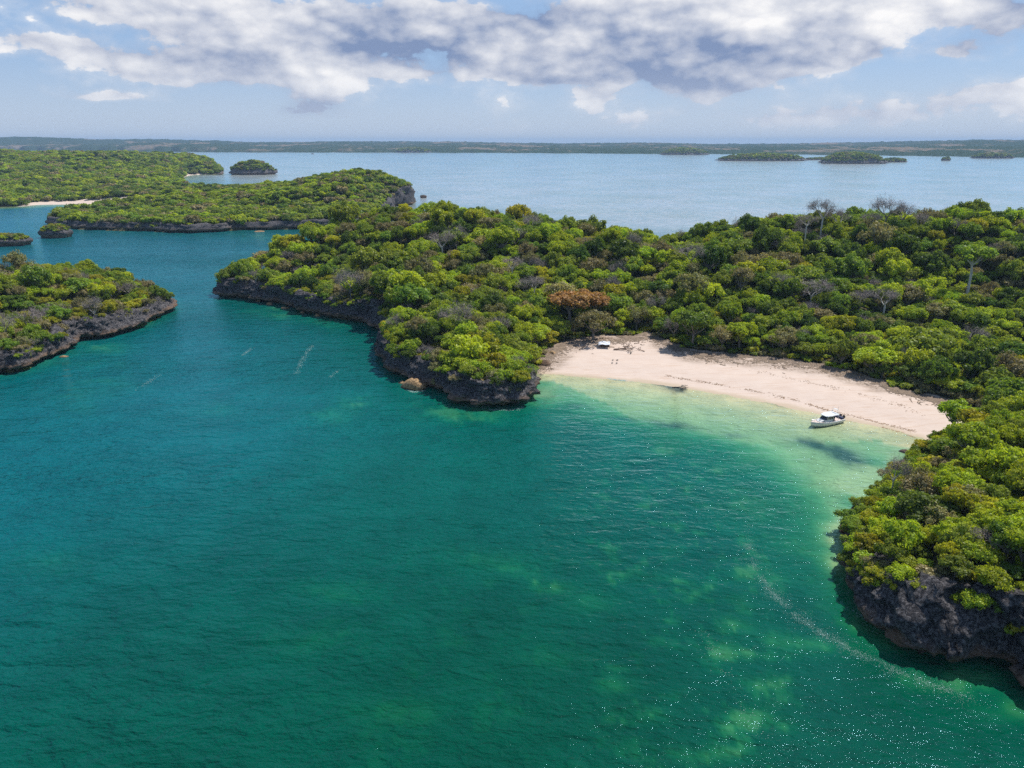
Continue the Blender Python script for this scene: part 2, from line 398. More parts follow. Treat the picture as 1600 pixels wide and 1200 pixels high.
def water_mat():
    m, t, out = new_mat('sea_water')
    P = t.new('ShaderNodeNewGeometry').outputs['Position']
    an = t.new('ShaderNodeAttribute', attribute_name='body'); at = an.outputs['Color']
    # wind-driven wave trains plus cross chop
    wa = t.mapping(P, rot=(0, 0, R(-14)), scale=(0.42, 1.0, 1))
    wb = t.mapping(P, rot=(0, 0, R(24)), scale=(0.6, 1.0, 1))
    h1 = t.noise(wa, 0.30, 3, 0.5, 0.4)
    h2 = t.noise(wb, 0.85, 4, 0.55, 0.3)
    h3 = t.noise(wa, 2.6, 3, 0.6, 0.2)
    h4 = t.noise(wb, 8.0, 2, 0.6, 0.0)
    gust = t.noise(t.mapping(P, rot=(0, 0, R(-20)), scale=(0.35, 1, 1)), 0.02, 3, 0.5)
    gf = t.ramp(gust, 0.3, 0.7, 0.7, 1.2)
    h = t.math('ADD', t.math('MULTIPLY', h1, 1.35), t.math('ADD', t.math('MULTIPLY', h2, 0.70), t.math('ADD', t.math('MULTIPLY', h3, 0.15), t.math('MULTIPLY', h4, 0.012))))
    h = t.math('MULTIPLY', h, gf)
    bp = t.new('ShaderNodeBump'); bp.inputs['Strength'].default_value = 1.0; bp.inputs['Distance'].default_value = 0.45
    t.put(bp.inputs['Height'], h)
    cl = t.noise(P, 0.09, 4, 0.6)
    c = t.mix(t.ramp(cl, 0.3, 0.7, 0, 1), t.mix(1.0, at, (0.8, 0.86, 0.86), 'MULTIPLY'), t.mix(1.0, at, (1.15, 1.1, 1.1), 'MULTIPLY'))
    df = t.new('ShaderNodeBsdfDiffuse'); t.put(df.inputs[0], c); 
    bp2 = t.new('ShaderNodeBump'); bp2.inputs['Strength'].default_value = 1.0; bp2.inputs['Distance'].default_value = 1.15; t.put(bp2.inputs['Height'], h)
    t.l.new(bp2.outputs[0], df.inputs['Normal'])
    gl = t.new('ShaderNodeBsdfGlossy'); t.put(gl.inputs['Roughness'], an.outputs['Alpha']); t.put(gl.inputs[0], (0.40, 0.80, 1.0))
    t.l.new(bp.outputs[0], gl.inputs['Normal'])
    fr = t.new('ShaderNodeFresnel'); fr.inputs['IOR'].default_value = 1.33; t.l.new(bp.outputs[0], fr.inputs['Normal'])
    mx = t.new('ShaderNodeMixShader'); t.l.new(fr.outputs[0], mx.inputs[0])
    t.l.new(df.outputs[0], mx.inputs[1]); t.l.new(gl.outputs[0], mx.inputs[2])
    t.l.new(mx.outputs[0], out.inputs[0]); return m
M['water'] = water_mat()

# ------------------------------------------------------------------ coastlines
def poly(*pts):
    """(u, v, cliff) photograph pixels at water level; cliff 0 marks a low sandy or muddy shore"""
    return [U(u, v) + (h,) for (u, v, h) in pts]
main_coast = poly((350, 463, 8), (348, 452, 7)) + [(-138, 372, 6), (-105, 402, 6), (-60, 430, 6), (0, 425, 5), (70, 400, 5), (150, 385, 5), (240, 372, 5), (300, 330, 5), (300, 150, 6), (150, 60, 10)] + \
    poly((1690, 1092, 11), (1600, 1058, 11), (1540, 1036, 11), (1480, 1014, 11), (1420, 996, 10), (1370, 968, 8.5), (1336, 925, 6.5), (1326, 885, 4.5), (1336, 840, 3.2), (1362, 795, 3.4), (1396, 752, 3), (1432, 712, 2.5), (1446, 690, 0),
         (1400, 673, 0), (1350, 662, 0), (1300, 651, 0), (1250, 641, 0), (1200, 630.5, 0), (1150, 621, 0), (1100, 612, 0), (1050, 604, 0), (1000, 598, 0), (950, 593, 0), (900, 588.5, 0), (860, 585.5, 0), (836, 583, 0),
         (833, 590, 3), (829, 606, 6), (826, 622, 6), (815, 634, 6.5), (790, 637, 7), (755, 634, 7), (720, 627, 7.5), (695, 617, 7.5), (670, 606, 7.5), (640, 590, 7.5), (615, 578, 8), (602, 566, 8), (604, 545, 8), (598, 520, 9), (588, 506, 10),
         (560, 503, 8), (530, 499, 7), (500, 492, 8), (465, 483, 8), (430, 474, 8), (395, 469, 8))
left_coast = poly((-140, 640, 6), (-60, 602, 6), (0, 584, 6), (30, 583, 6), (52, 575, 6), (68, 562, 6), (92, 556, 7), (106, 542, 8), (130, 532, 9), (165, 526, 8), (205, 516, 7), (235, 503, 6), (262, 490, 5), (273, 481, 4),
                  (262, 472, 4), (200, 466, 5), (100, 464, 5), (0, 464, 5), (-140, 470, 5))
far_left_coast = poly((-420, 322, 0), (-100, 324, 0), (0, 323.5, 0), (45, 322, 0), (56, 320, 0), (100, 319.5, 0), (150, 319.5, 0), (200, 320, 0), (235, 324, 2), (190, 330, 3), (120, 336, 4), (86, 344, 5), (78, 350, 6), (105, 356, 6),
                      (150, 359, 6), (200, 360, 6), (250, 362, 6), (300, 364, 6), (345, 362, 6), (372, 359, 6), (420, 359, 6), (505, 357, 7), (560, 352, 7), (598, 336, 8), (612, 323, 14), (628, 321, 20), (641, 320, 20), (644, 315, 18), (620, 308, 12), (560, 305, 8), (440, 304, 6), (345, 303, 5), (300, 301, 5),
                      (285, 288, 4), (287, 277, 0), (297, 274, 0), (312, 273, 0), (328, 272.6, 0), (347, 272.4, 4), (340, 264, 4), (250, 258, 4), (100, 250, 4), (-420, 245, 4))

def resample(pts, step, seed, amp=1.0):
    p = np.array([q[:2] for q in pts]); h = np.array([q[2] for q in pts]); n = len(p)
    # Catmull-Rom through the outline
    out = []
    for i in range(n):
        p0, p1, p2, p3 = p[i - 1], p[i], p[(i + 1) % n], p[(i + 2) % n]
        k = max(2, int(np.linalg.norm(p2 - p1) / step)); t = np.arange(k) / k
        lin = p1[None] * (1 - t)[:, None] + p2[None] * t[:, None]
        t_ = t[:, None]
        cr = 0.5 * ((2 * p1) + (-p0 + p2) * t_ + (2 * p0 - 5 * p1 + 4 * p2 - p3) * t_**2 + (-p0 + 3 * p1 - 3 * p2 + p3) * t_**3)
        q = 0.5 * lin + 0.5 * cr
        # interpolating cliff height; a vertex of 0 stays flat all the way to its neighbours of 0
        out.append(np.column_stack([q, h[i] * (1 - t) + h[(i + 1) % n] * t]))
    q = np.vstack(out)
    tan = np.roll(q[:, :2], -1, 0) - np.roll(q[:, :2], 1, 0); tan /= np.linalg.norm(tan, axis=1)[:, None] + 1e-9
    nrm = np.column_stack([tan[:, 1], -tan[:, 0]])
    area = np.sum(q[:, 0] * np.roll(q[:, 1], -1) - np.roll(q[:, 0], -1) * q[:, 1])
    if area < 0: nrm = -nrm
    cl = np.clip(q[:, 2] / 4, 0.0, 1)
    s = (fbm(q[:, 0] / 9, q[:, 1] / 9, 0, seed, 4, 0.6) - 0.5) * 6.5 * amp * cl
    s += (fbm(q[:, 0] / 30, q[:, 1] / 30, 0, seed + 5, 2) - 0.5) * 0.9 * (1 - cl)
    q[:, :2] += nrm * s[:, None]
    return q, nrm
def sdf(x, y, q):
    """signed distance (positive inside), coast height of the nearest coast vertex"""
    a = q[:, :2]; b = np.roll(a, -1, 0); shp = x.shape; P = np.column_stack([x.ravel(), y.ravel()])
    best = np.full(len(P), 1e18); hh = np.zeros(len(P)); inside = np.zeros(len(P), bool)
    step = max(1, len(a) // 500); a2 = a[::step]; b2 = np.roll(a2, -1, 0); h2 = q[::step, 2]
    for i in range(len(a2)):
        e = b2[i] - a2[i]; L = e @ e + 1e-9
        w = P - a2[i]; t = np.clip((w @ e) / L, 0, 1)
        d = w - t[:, None] * e; dd = d[:, 0]**2 + d[:, 1]**2
        m = dd < best; best[m] = dd[m]; hh[m] = h2[i]
        c = ((a2[i, 1] > P[:, 1]) != (b2[i, 1] > P[:, 1]))
        if c.any():
            xi = (b2[i, 0] - a2[i, 0]) * (P[:, 1] - a2[i, 1]) / (b2[i, 1] - a2[i, 1] + 1e-12) + a2[i, 0]
            inside ^= c & (P[:, 0] < xi)
    d = np.sqrt(best); d[~inside] *= -1
    return d.reshape(shp), hh.reshape(shp)

class Land:
    def __init__(self, coast, step, ctrl, seed, tree_h, ramp, amp=1.0):
        self.q, self.n = resample(coast, step, seed, amp)
        self.ctrl = np.array([UY(u, v, y) for (u, v, y) in ctrl]); self.ctrl[:, 2] -= tree_h
        self.ramp = ramp; self.seed = seed
    def idw(self, x, y):
        num = 0; den = 0
        for c in self.ctrl:
            w = 1.0 / ((x - c[0])**2 + (y - c[1])**2 + 60.0)**1.6
            num = num + w * c[2]; den = den + w
        return num / den
    def height(self, x, y, d=None, hh=None):
        if d is None: d, hh = sdf(x, y, self.q)
        big = self.seed == 45
        zi = self.idw(x, y) + (fbm(x / 28, y / 28, 0, self.seed + 3, 3) - 0.5) * 4.0 + (((fbm(x / 90, y / 110, 0, self.seed + 4, 3) - 0.52) * 20.0 * sstep(560, 800, y)) if big else 0)
        zc = np.where(hh > 2, hh - 1.2, 1.1)
        z = zc + (np.maximum(zi, 1.6) - zc) * sstep(0, self.ramp, d)
        z = np.where(hh <= 2, z * sstep(-2, 12, d), z)
        edge = np.where(hh > 2, sstep(0.4, 3.2, d), 1.0)
        z = z * edge - (1 - edge) * 2.0
        z = np.where(d < 0, np.where(hh > 2, -2.0, np.maximum(-2, d * 0.07)), z)
        return z

A = Land(main_coast, 0.7, [(360, 428, 345), (430, 392, 355), (520, 352, 380), (570, 338, 395), (620, 328, 400), (700, 334, 385), (760, 342, 370), (850, 350, 350), (950, 362, 335), (1060, 392, 305), (1060, 396, 345), (1010, 382, 345), (1110, 384, 340), (1020, 385, 310), (1100, 380, 310), (1200, 338, 335), (1550, 328, 315), (1150, 354, 325),
                           (1250, 338, 330), (1400, 342, 322), (1500, 338, 312), (1600, 348, 305), (1750, 350, 305), (430, 430, 335), (500, 440, 315), (600, 400, 335), (700, 430, 298), (650, 475, 246), (760, 490, 220), (800, 560, 192), (700, 560, 200), (850, 470, 262), (900, 462, 268),
                           (1000, 497, 252), (1000, 430, 285), (1100, 480, 250), (1200, 420, 285), (1300, 500, 235), (1300, 420, 285), (1500, 450, 265), (1500, 540, 218), (1430, 600, 205), (1600, 560, 205), (1600, 450, 262),
                           (1480, 643, 140), (1400, 715, 120), (1350, 795, 106), (1450, 802, 96), (1550, 880, 80), (1600, 850, 80), (1500, 730, 106), (1600, 680, 116), (1600, 632, 135), (1750, 800, 85), (1700, 640, 140)], 5, 8.0, 14)
C = Land(left_coast, 0.75, [(0, 440, 270), (60, 430, 288), (150, 424, 298), (230, 452, 298), (100, 495, 255), (30, 495, 245), (-80, 440, 260), (200, 475, 285), (-80, 500, 230)], 25, 6.0, 13)
D = Land(far_left_coast, 2.5, [(0, 236, 1700), (60, 241, 1700), (130, 242, 1600), (200, 252, 1500), (280, 259, 1450), (330, 262, 1560), (440, 276, 850), (500, 270, 850), (560, 266, 830), (540, 272, 760), (600, 272, 800), (632, 286, 790), (470, 285, 740), (400, 322, 670), (505, 325, 660), (200, 338, 600), (150, 340, 590), (100, 345, 585), (240, 334, 640),
                               (300, 325, 660), (300, 296, 930), (345, 292, 900), (390, 288, 880), (345, 296, 980), (150, 292, 1000), (100, 270, 1200), (200, 290, 950), (400, 290, 880), (-300, 240, 1600), (-100, 290, 1000), (20, 300, 900)], 45, 8.5, 40, 1.6)
D.ctrl[:, 2] = np.maximum(D.ctrl[:, 2], 3)

# back edge of the beach, as seen in the photograph
beach_back = [U(u, v, 1.5) for (u, v) in ((845, 566), (858, 548), (872, 540), (900, 531), (950, 527), (990, 528), (1010, 520), (1030, 530), (1060, 545), (1100, 552), (1160, 556), (1250, 566), (1320, 580), (1372, 594), (1395, 606), (1440, 618), (1480, 625), (1520, 640), (1530, 655))]
beach_poly = beach_back + [U(u, v, 0) for (u, v) in ((1510, 690), (1440, 700), (1400, 680), (1250, 650), (1100, 622), (950, 603), (836, 592), (834, 580))]
BQ = np.array([p + (0,) for p in beach_poly])
back_line = np.array(beach_back)
def d_back(x, y):
    best = np.full(x.shape, 1e9)
    for i in range(len(back_line) - 1):
        a, b = back_line[i], back_line[i + 1]; e = b - a; L = e @ e
        t = np.clip(((x - a[0]) * e[0] + (y - a[1]) * e[1]) / L, 0, 1)
        best = np.minimum(best, np.hypot(x - a[0] - t * e[0], y - a[1] - t * e[1]))
    return best
def beach_in(x, y): return sdf(x, y, BQ)[0]
_oldA = A.height
def heightA(x, y, d=None, hh=None):
    if d is None: d, hh = sdf(x, y, A.q)
    z = _oldA(x, y, d, hh)
    bi = beach_in(x, y)
    near = (bi > -26)
    zb = np.clip(0.028 * d + 0.75 * sstep(3, 16, d), -3, 2.3) + (fbm(x / 3, y / 3, 0, 9, 3) - 0.5) * 0.12
    k = sstep(-26, 0.0, bi)
    k = np.where((hh > 2) & (bi < 1), k * sstep(-2, 4, bi + 1), k)
    zz = z * (1 - k) + np.minimum(z, zb + 0.0 * z) * k
    zz = np.where(k >= 1, zb, zz)
    return np.where(d < 0, np.where(bi > -6, np.maximum(-2.0, d * 0.06), z), zz)
A.height = heightA

def grid_mesh(land, x0, x1, y0, y1, step, name, zone=None, keep=-10):
    xs = np.arange(x0, x1, step); ys = np.arange(y0, y1, step); X, Y = np.meshgrid(xs, ys)
    d, hh = sdf(X, Y, land.q); Z = land.height(X, Y, d, hh)
    nx, ny = len(xs), len(ys); idx = np.arange(nx * ny).reshape(ny, nx)
    f = np.stack([idx[:-1, :-1], idx[:-1, 1:], idx[1:, 1:], idx[1:, :-1]], -1).reshape(-1, 4)
    ok = (d > keep).ravel(); f = f[ok[f].all(1)]
    used = np.unique(f); remap = np.full(nx * ny, -1); remap[used] = np.arange(len(used))
    V = np.column_stack([X.ravel(), Y.ravel(), Z.ravel()])[used]
    me = mesh_from(name, V, remap[f], True, (M['ground'],))
    ca = me.attributes.new('zone', 'FLOAT_COLOR', 'POINT')
    zc = np.zeros((len(used), 4), np.float32); zc[:, 3] = 1
    if zone is not None: zc[:, :3] = zone(V, d.ravel()[used])
    ca.data.foreach_set('color', zc.ravel())
    return link(name, me)

def cliff_mesh(land, name, step_rows, rough=1.0, scale=1.0):
    """wall of jagged limestone with a wave-cut notch, swept along the coast"""
    q, n = land.q, land.n; N = len(q)
    K = step_rows; t = np.linspace(0, 1, K)
    prof_t = np.array([0, .10, .18, .26, .36, .55, .72, .86, 1.0])
    prof_o = np.array([-3.2, -3.3, -1.6, 0.5, 0.5, -0.6, -1.6, -3.0, -6.0]) * scale
    prof_z = np.array([-1.5, 0.35, 1.0, 1.7, 2.6, -.62, -.85, -1.0, -.88])        # negative: share of cliff height
    po = np.interp(t, prof_t, prof_o)
    H = q[:, 2]
    act = H > 2.2
    Hn = H * (0.82 + 0.42 * fbm(q[:, 0] / 7, q[:, 1] / 7, 0, land.seed + 50, 3))
    rows = []
    for k in range(K):
        zz = np.interp(t[k], prof_t, np.arange(9.0)); i0 = int(min(zz, 7)); fr = zz - i0
        def zval(i):
            v = prof_z[i]
            return np.full(N, v * min(1.0, 1)) if (v > 0 or i == 0) else -v * Hn
        z = zval(i0) * (1 - fr) + zval(i0 + 1) * fr
        z = np.minimum(z, Hn * 1.02)
        bx = q[:, 0] + n[:, 0] * po[k]; by = q[:, 1] + n[:, 1] * po[k]
        r = ridged(bx / 3.2, by / 3.2, z / 4.5, land.seed + 70, 4) - 0.5
        r2 = fbm(bx / 7, by / 7, z / 9, land.seed + 90, 2) - 0.5
        amp = np.where(act, 1.0, 0.2) * (0.35 if t[k] < .14 else 1.0)
        r3 = ridged(bx / 1.3, by / 1.3, z / 1.5, land.seed + 71, 3) - .5
        o = (r * 4.3 + r2 * 5.0 + r3 * 2.3) * rough * amp * np.clip(H / 7, .25, 1.5)
        zz2 = z + (ridged(bx / 1.7, by / 1.7, 0, land.seed + 95, 3) - 0.55) * 2.2 * rough * sstep(.5, .8, t[k]) * (1 - sstep(.9, 1, t[k]))
        rows.append(np.column_stack([bx + n[:, 0] * o, by + n[:, 1] * o, zz2]))
    V = np.vstack(rows); idx = np.arange(K * N).reshape(K, N)
    f = np.stack([idx[:-1], np.roll(idx, -1, 1)[:-1], np.roll(idx, -1, 1)[1:], idx[1:]], -1)
    okc = act & np.roll(act, -1)
    f = f[:, okc].reshape(-1, 4)
    used = np.unique(f); remap = np.full(K * N, -1); remap[used] = np.arange(len(used))
    return link(name, mesh_from(name, V[used], remap[f], False, (M['rock'],)))

def zoneA(V, d):
    x, y = V[:, 0], V[:, 1]; bi = beach_in(x, y); db = d_back(x, y)
    sand = sstep(-4, 1.5, bi + (fbm(x / 5, y / 5, 0, 3, 3) - 0.5) * 4)
    u = proj(V)[0]
    wdt = np.interp(u, [830, 900, 960, 1000, 1060, 1200, 1350, 1420, 1500], [6, 11, 13, 6, 14, 15, 11, 4, 1])
    nz = (fbm(x / 4, y / 4, 0, 6, 3) - 0.5) * 5
    lit = (1 - sstep(wdt * 0.6, wdt, db + nz)) * sand
    # the sandy path that leaves the beach towards the forest
    wet = (1 - sstep(1.2, 3.8, d + (fbm(x / 6, y / 6, 0, 8, 3) - .5) * 2.5)) * sand
    return np.column_stack([sand, lit, wet])
o = grid_mesh(A, -160, 300, 55, 440, 1.15, 'terrain', zoneA)
tag(o, 'hilly wooded island ground with the curved white sand beach', kind='structure')
o = cliff_mesh(A, 'sea_cliff', 34, 1.0); tag(o, 'dark jagged limestone shore of the island with the white beach', kind='structure')
o = grid_mesh(C, -330, -90, 130, 350, 1.6, 'terrain'); tag(o, 'wooded ground of the island at the left edge', kind='structure')
o = cliff_mesh(C, 'sea_cliff', 30, 0.9); tag(o, 'low jagged rock shore of the island at the left edge', kind='structure')
def zoneD(V, d):
    u, v, _ = proj(V)
    s = ((u > 30) & (u < 235) & (v > 305) & (v < 324) & (d < 40)) | ((u > 285) & (u < 335) & (u < 318) & (v > 262) & (v < 278) & (d < 9))
    return np.column_stack([s * 1.0, s * 0.0, s * 0.0])
o = grid_mesh(D, -1900, 60, 540, 2400, 9, 'terrain', zoneD, -25); tag(o, 'long green headland and peninsula across the channel', kind='structure')
o = cliff_mesh(D, 'sea_cliff', 14, 1.2, 1.1); tag(o, 'low dark rock shore of the peninsula across the channel', kind='structure')

# ------------------------------------------------------------------ sea
def build_water():
    az = np.concatenate([np.arange(-180, -46, 3.0), np.arange(-46, 46, 0.235), np.arange(46, 180, 3.0)])
    rr = np.concatenate([[0.0, 12, 24, 36], 42 * 1.0125 ** np.arange(0, 470)]); rr = rr[rr < 15500]
    Aa, Rr = np.meshgrid(np.radians(az), rr); X = np.sin(Aa) * Rr; Y = np.cos(Aa) * Rr
    n, m = X.shape
    idx = np.arange(n * m).reshape(n, m)
    f = np.stack([idx[:-1], idx[1:], np.roll(idx, -1, 1)[1:], np.roll(idx, -1, 1)[:-1]], -1).reshape(-1, 4)
    f = f[:, ::-1]
    x, y = X.ravel(), Y.ravel()
    me = mesh_from('sea', np.column_stack([x, y, x * 0]), f, True, (M['water'],))
    # --- water depth and sea bed
    dA = np.full(x.shape, 400.0); hA = np.full(x.shape, 5.0)
    def shore(land, d0, h0, lim):
        b = (x > land.q[:, 0].min() - lim) & (x < land.q[:, 0].max() + lim) & (y > land.q[:, 1].min() - lim) & (y < land.q[:, 1].max() + lim)
        dd, hh = sdf(x[b], y[b], land.q); dd = -dd
        o_ = d0[b]; k = dd < o_; o_[k] = dd[k]; d0[b] = o_; h_ = h0[b]; h_[k] = hh[k]; h0[b] = h_
    for L, lim in ((A, 120), (C, 80), (D, 160)): shore(L, dA, hA, lim)
    dA = np.maximum(dA, 0)
    U_, V_, _ = proj(np.column_stack([x, y, x * 0])); front = y > 5
    shelf = [(836, 583), (834, 600), (850, 622), (900, 632), (960, 645), (1040, 662), (1120, 676), (1180, 695), (1215, 735), (1245, 775), (1290, 812), (1322, 845), (1350, 800), (1400, 750), (1440, 700), (1400, 668), (1250, 636), (1100, 606), (950, 588)]
    SQ = np.array([U(u, v) + (0,) for (u, v) in shelf])
    b = (x > -60) & (x < 170) & (y > 70) & (y < 260)
    ds = np.full(x.shape, -99.0); ds[b] = sdf(x[b], y[b], SQ)[0]
    nz = fbm(x / 14, y / 14, 0, 101, 4, 0.55) - 0.5; nf = fbm(x / 4.5, y / 4.5, 0, 111, 4, 0.6) - 0.5
    wob = ds + nz * 16 + nf * 5
    depth = 9.0 - 7.5 * sstep(-30, 12, wob)
    # steep slope right below cliffs with a narrow ledge
    ledge = np.exp(-(dA / 5.5) ** 2) * (hA > 2); depth = depth - 6.0 * ledge * (0.5 + nz)
    sandy = (hA <= 2)
    depth = np.maximum(depth, 1.1 + 0.4 * nz)
    depth = np.where(sandy & (dA < 60), np.minimum(depth, 0.02 + dA * 0.055 + np.maximum(0, dA - 30) * 0.45), depth)
    # mounds on the sea bed: (u, v, ru, rv, amount, kind)  kind 0 pale sand, 1 green algae ground
    bed = np.zeros((len(x), 3)) + np.array([0.34, 0.36, 0.17])
    wS = sstep(-14, 6, wob)
    bed = bed * (1 - wS[:, None]) + np.array([0.60, 0.53, 0.30]) * wS[:, None]
    spots = [(860, 915, 28, 10, .8), (910, 940, 40, 16, .5), (1110, 920, 22, 10, .7), (1080, 935, 22, 8, .5), (1190, 900, 26, 14, .6), (1180, 945, 26, 12, .6), (1140, 975, 30, 14, .6), (1200, 1000, 32, 16, .6),
             (1115, 1018, 36, 12, .7), (1200, 1065, 32, 14, .7), (1195, 1130, 30, 16, .9), (1215, 1095, 16, 12, .5), (1010, 1120, 50, 14, .6), (985, 1075, 30, 16, .5), (1130, 1180, 60, 16, .8), (1060, 765, 16, 12, .8), (1045, 705, 26, 9, .7), (990, 760, 20, 6, .6), (1115, 730, 16, 6, .6), (1160, 790, 15, 7, .6),
             (1010, 785, 20, 6, .4), (950, 725, 14, 9, .5), (560, 632, 26, 12, .7), (520, 655, 40, 12, .5), (720, 648, 60, 10, 1.0), (160, 545, 60, 12, .6), (170, 600, 60, 14, .4), (120, 620, 60, 12, .35), (130, 640, 40, 12, .3), (340, 640, 30, 12, .4), (780, 880, 60, 20, .35),
             (600, 1110, 60, 22, .45), (480, 1000, 70, 26, .3), (60, 880, 70, 22, .3), (520, 920, 60, 18, .25), (1400, 1000, 70, 26, .8), (1340, 975, 40, 20, .7), (1480, 1060, 90, 22, .8), (1590, 1110, 70, 22, .6), (1330, 900, 20, 40, .3), (880, 1030, 50, 16, .3),
             (1000, 900, 60, 12, .3), (440, 490, 60, 8, .6), (520, 505, 50, 6, .5), (1260, 1010, 40, 14, .5), (300, 366, 120, 3, .5), (430, 372, 70, 3, .7), (150, 570, 80, 8, .4)]
    tot = np.zeros(len(x))
    nq = fbm(x / 1.9, y / 1.6, 0, 161, 3, .6) - .5
    su = U_ + nq * 26 + nz * 60 * np.clip(160 / np.maximum(y, 1), .2, 2) + nf * 40; sv = V_ + nf * 14 + nz * 12 + nq * 18
    for (u, v, ru, rv, k) in spots:
        tot += np.where(front, k * np.exp(-((su - u) / ru) ** 2 - ((sv - v) / rv) ** 2), 0)
    reg = sstep(820, 960, U_) * sstep(1330, 1240, U_) * sstep(690, 740, V_) + .45 * sstep(380, 600, U_) * sstep(900, 820, U_) * sstep(830, 900, V_)
    tot += np.where(front, reg * .42 * sstep(.56, .72, fbm(x / 3.6, y / 2.6, 0, 151, 4, .65)), 0)
    tot = np.clip(tot * 1.5 * (0.8 + nf * 1.6), 0, 1.0)
    depth = depth - np.clip(tot, 0, 1) * np.maximum(depth - 2.6, 0) * 0.9
    # broken eelgrass beds on the shelf
    for (u, v, ru, rv, sl, k) in ((1290, 700, 52, 7, .23, 1.0), (1325, 718, 26, 8, .2, .9), (1060, 608, 14, 5, 0, 1.6), (1050, 604, 24, 1.6, 0, 1.2), (900, 634, 22, 4, .12, .5), (1050, 664, 36, 5, .12, .65), (960, 650, 36, 3, .14, .5), (1140, 678, 22, 4, .15, .5), (1218, 630, 12, 2.2, .1, 1.0), (1240, 634, 12, 1.5, .1, .7), (1020, 633, 26, 2, .1, .2)):
        du = U_ - u + nf * 40; dv = V_ - v - sl * (U_ - u) + nf * 14
        g = np.clip(k * np.exp(-(du / ru) ** 2 - (dv / rv) ** 2) * 1.5, 0, 1) * front
        bed = bed * (1 - g[:, None] * .88) + np.array([0.055, 0.06, 0.05]) * g[:, None] * .88
    depth = np.maximum(depth, 0.0)
    # single scattering look of sea water: bed colour fades with depth into the deep colour set below
    kd = np.array([0.80, 0.30, 0.50])
    T = np.exp(-depth[:, None] * kd)
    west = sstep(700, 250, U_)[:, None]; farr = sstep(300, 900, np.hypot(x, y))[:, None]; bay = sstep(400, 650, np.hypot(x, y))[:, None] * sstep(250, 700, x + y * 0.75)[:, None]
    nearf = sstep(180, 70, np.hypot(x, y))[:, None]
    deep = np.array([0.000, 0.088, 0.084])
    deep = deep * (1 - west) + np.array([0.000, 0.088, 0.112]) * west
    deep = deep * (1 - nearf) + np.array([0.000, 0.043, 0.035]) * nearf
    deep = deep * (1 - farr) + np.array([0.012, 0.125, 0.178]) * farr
    deep = deep * (1 - bay) + np.array([0.54, 0.55, 0.51]) * bay  # pale outer bay: grazing sky reflection painted into the body colour
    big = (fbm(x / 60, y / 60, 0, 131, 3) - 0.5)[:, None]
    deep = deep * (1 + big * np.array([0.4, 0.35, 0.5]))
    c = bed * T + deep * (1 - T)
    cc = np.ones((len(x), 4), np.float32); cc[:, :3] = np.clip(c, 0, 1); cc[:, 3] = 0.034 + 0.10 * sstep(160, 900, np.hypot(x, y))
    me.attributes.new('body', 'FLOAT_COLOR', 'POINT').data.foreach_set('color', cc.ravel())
    tag(link('sea', me), 'rippled teal sea, pale green over the sand by the beach', kind='structure')
build_water()

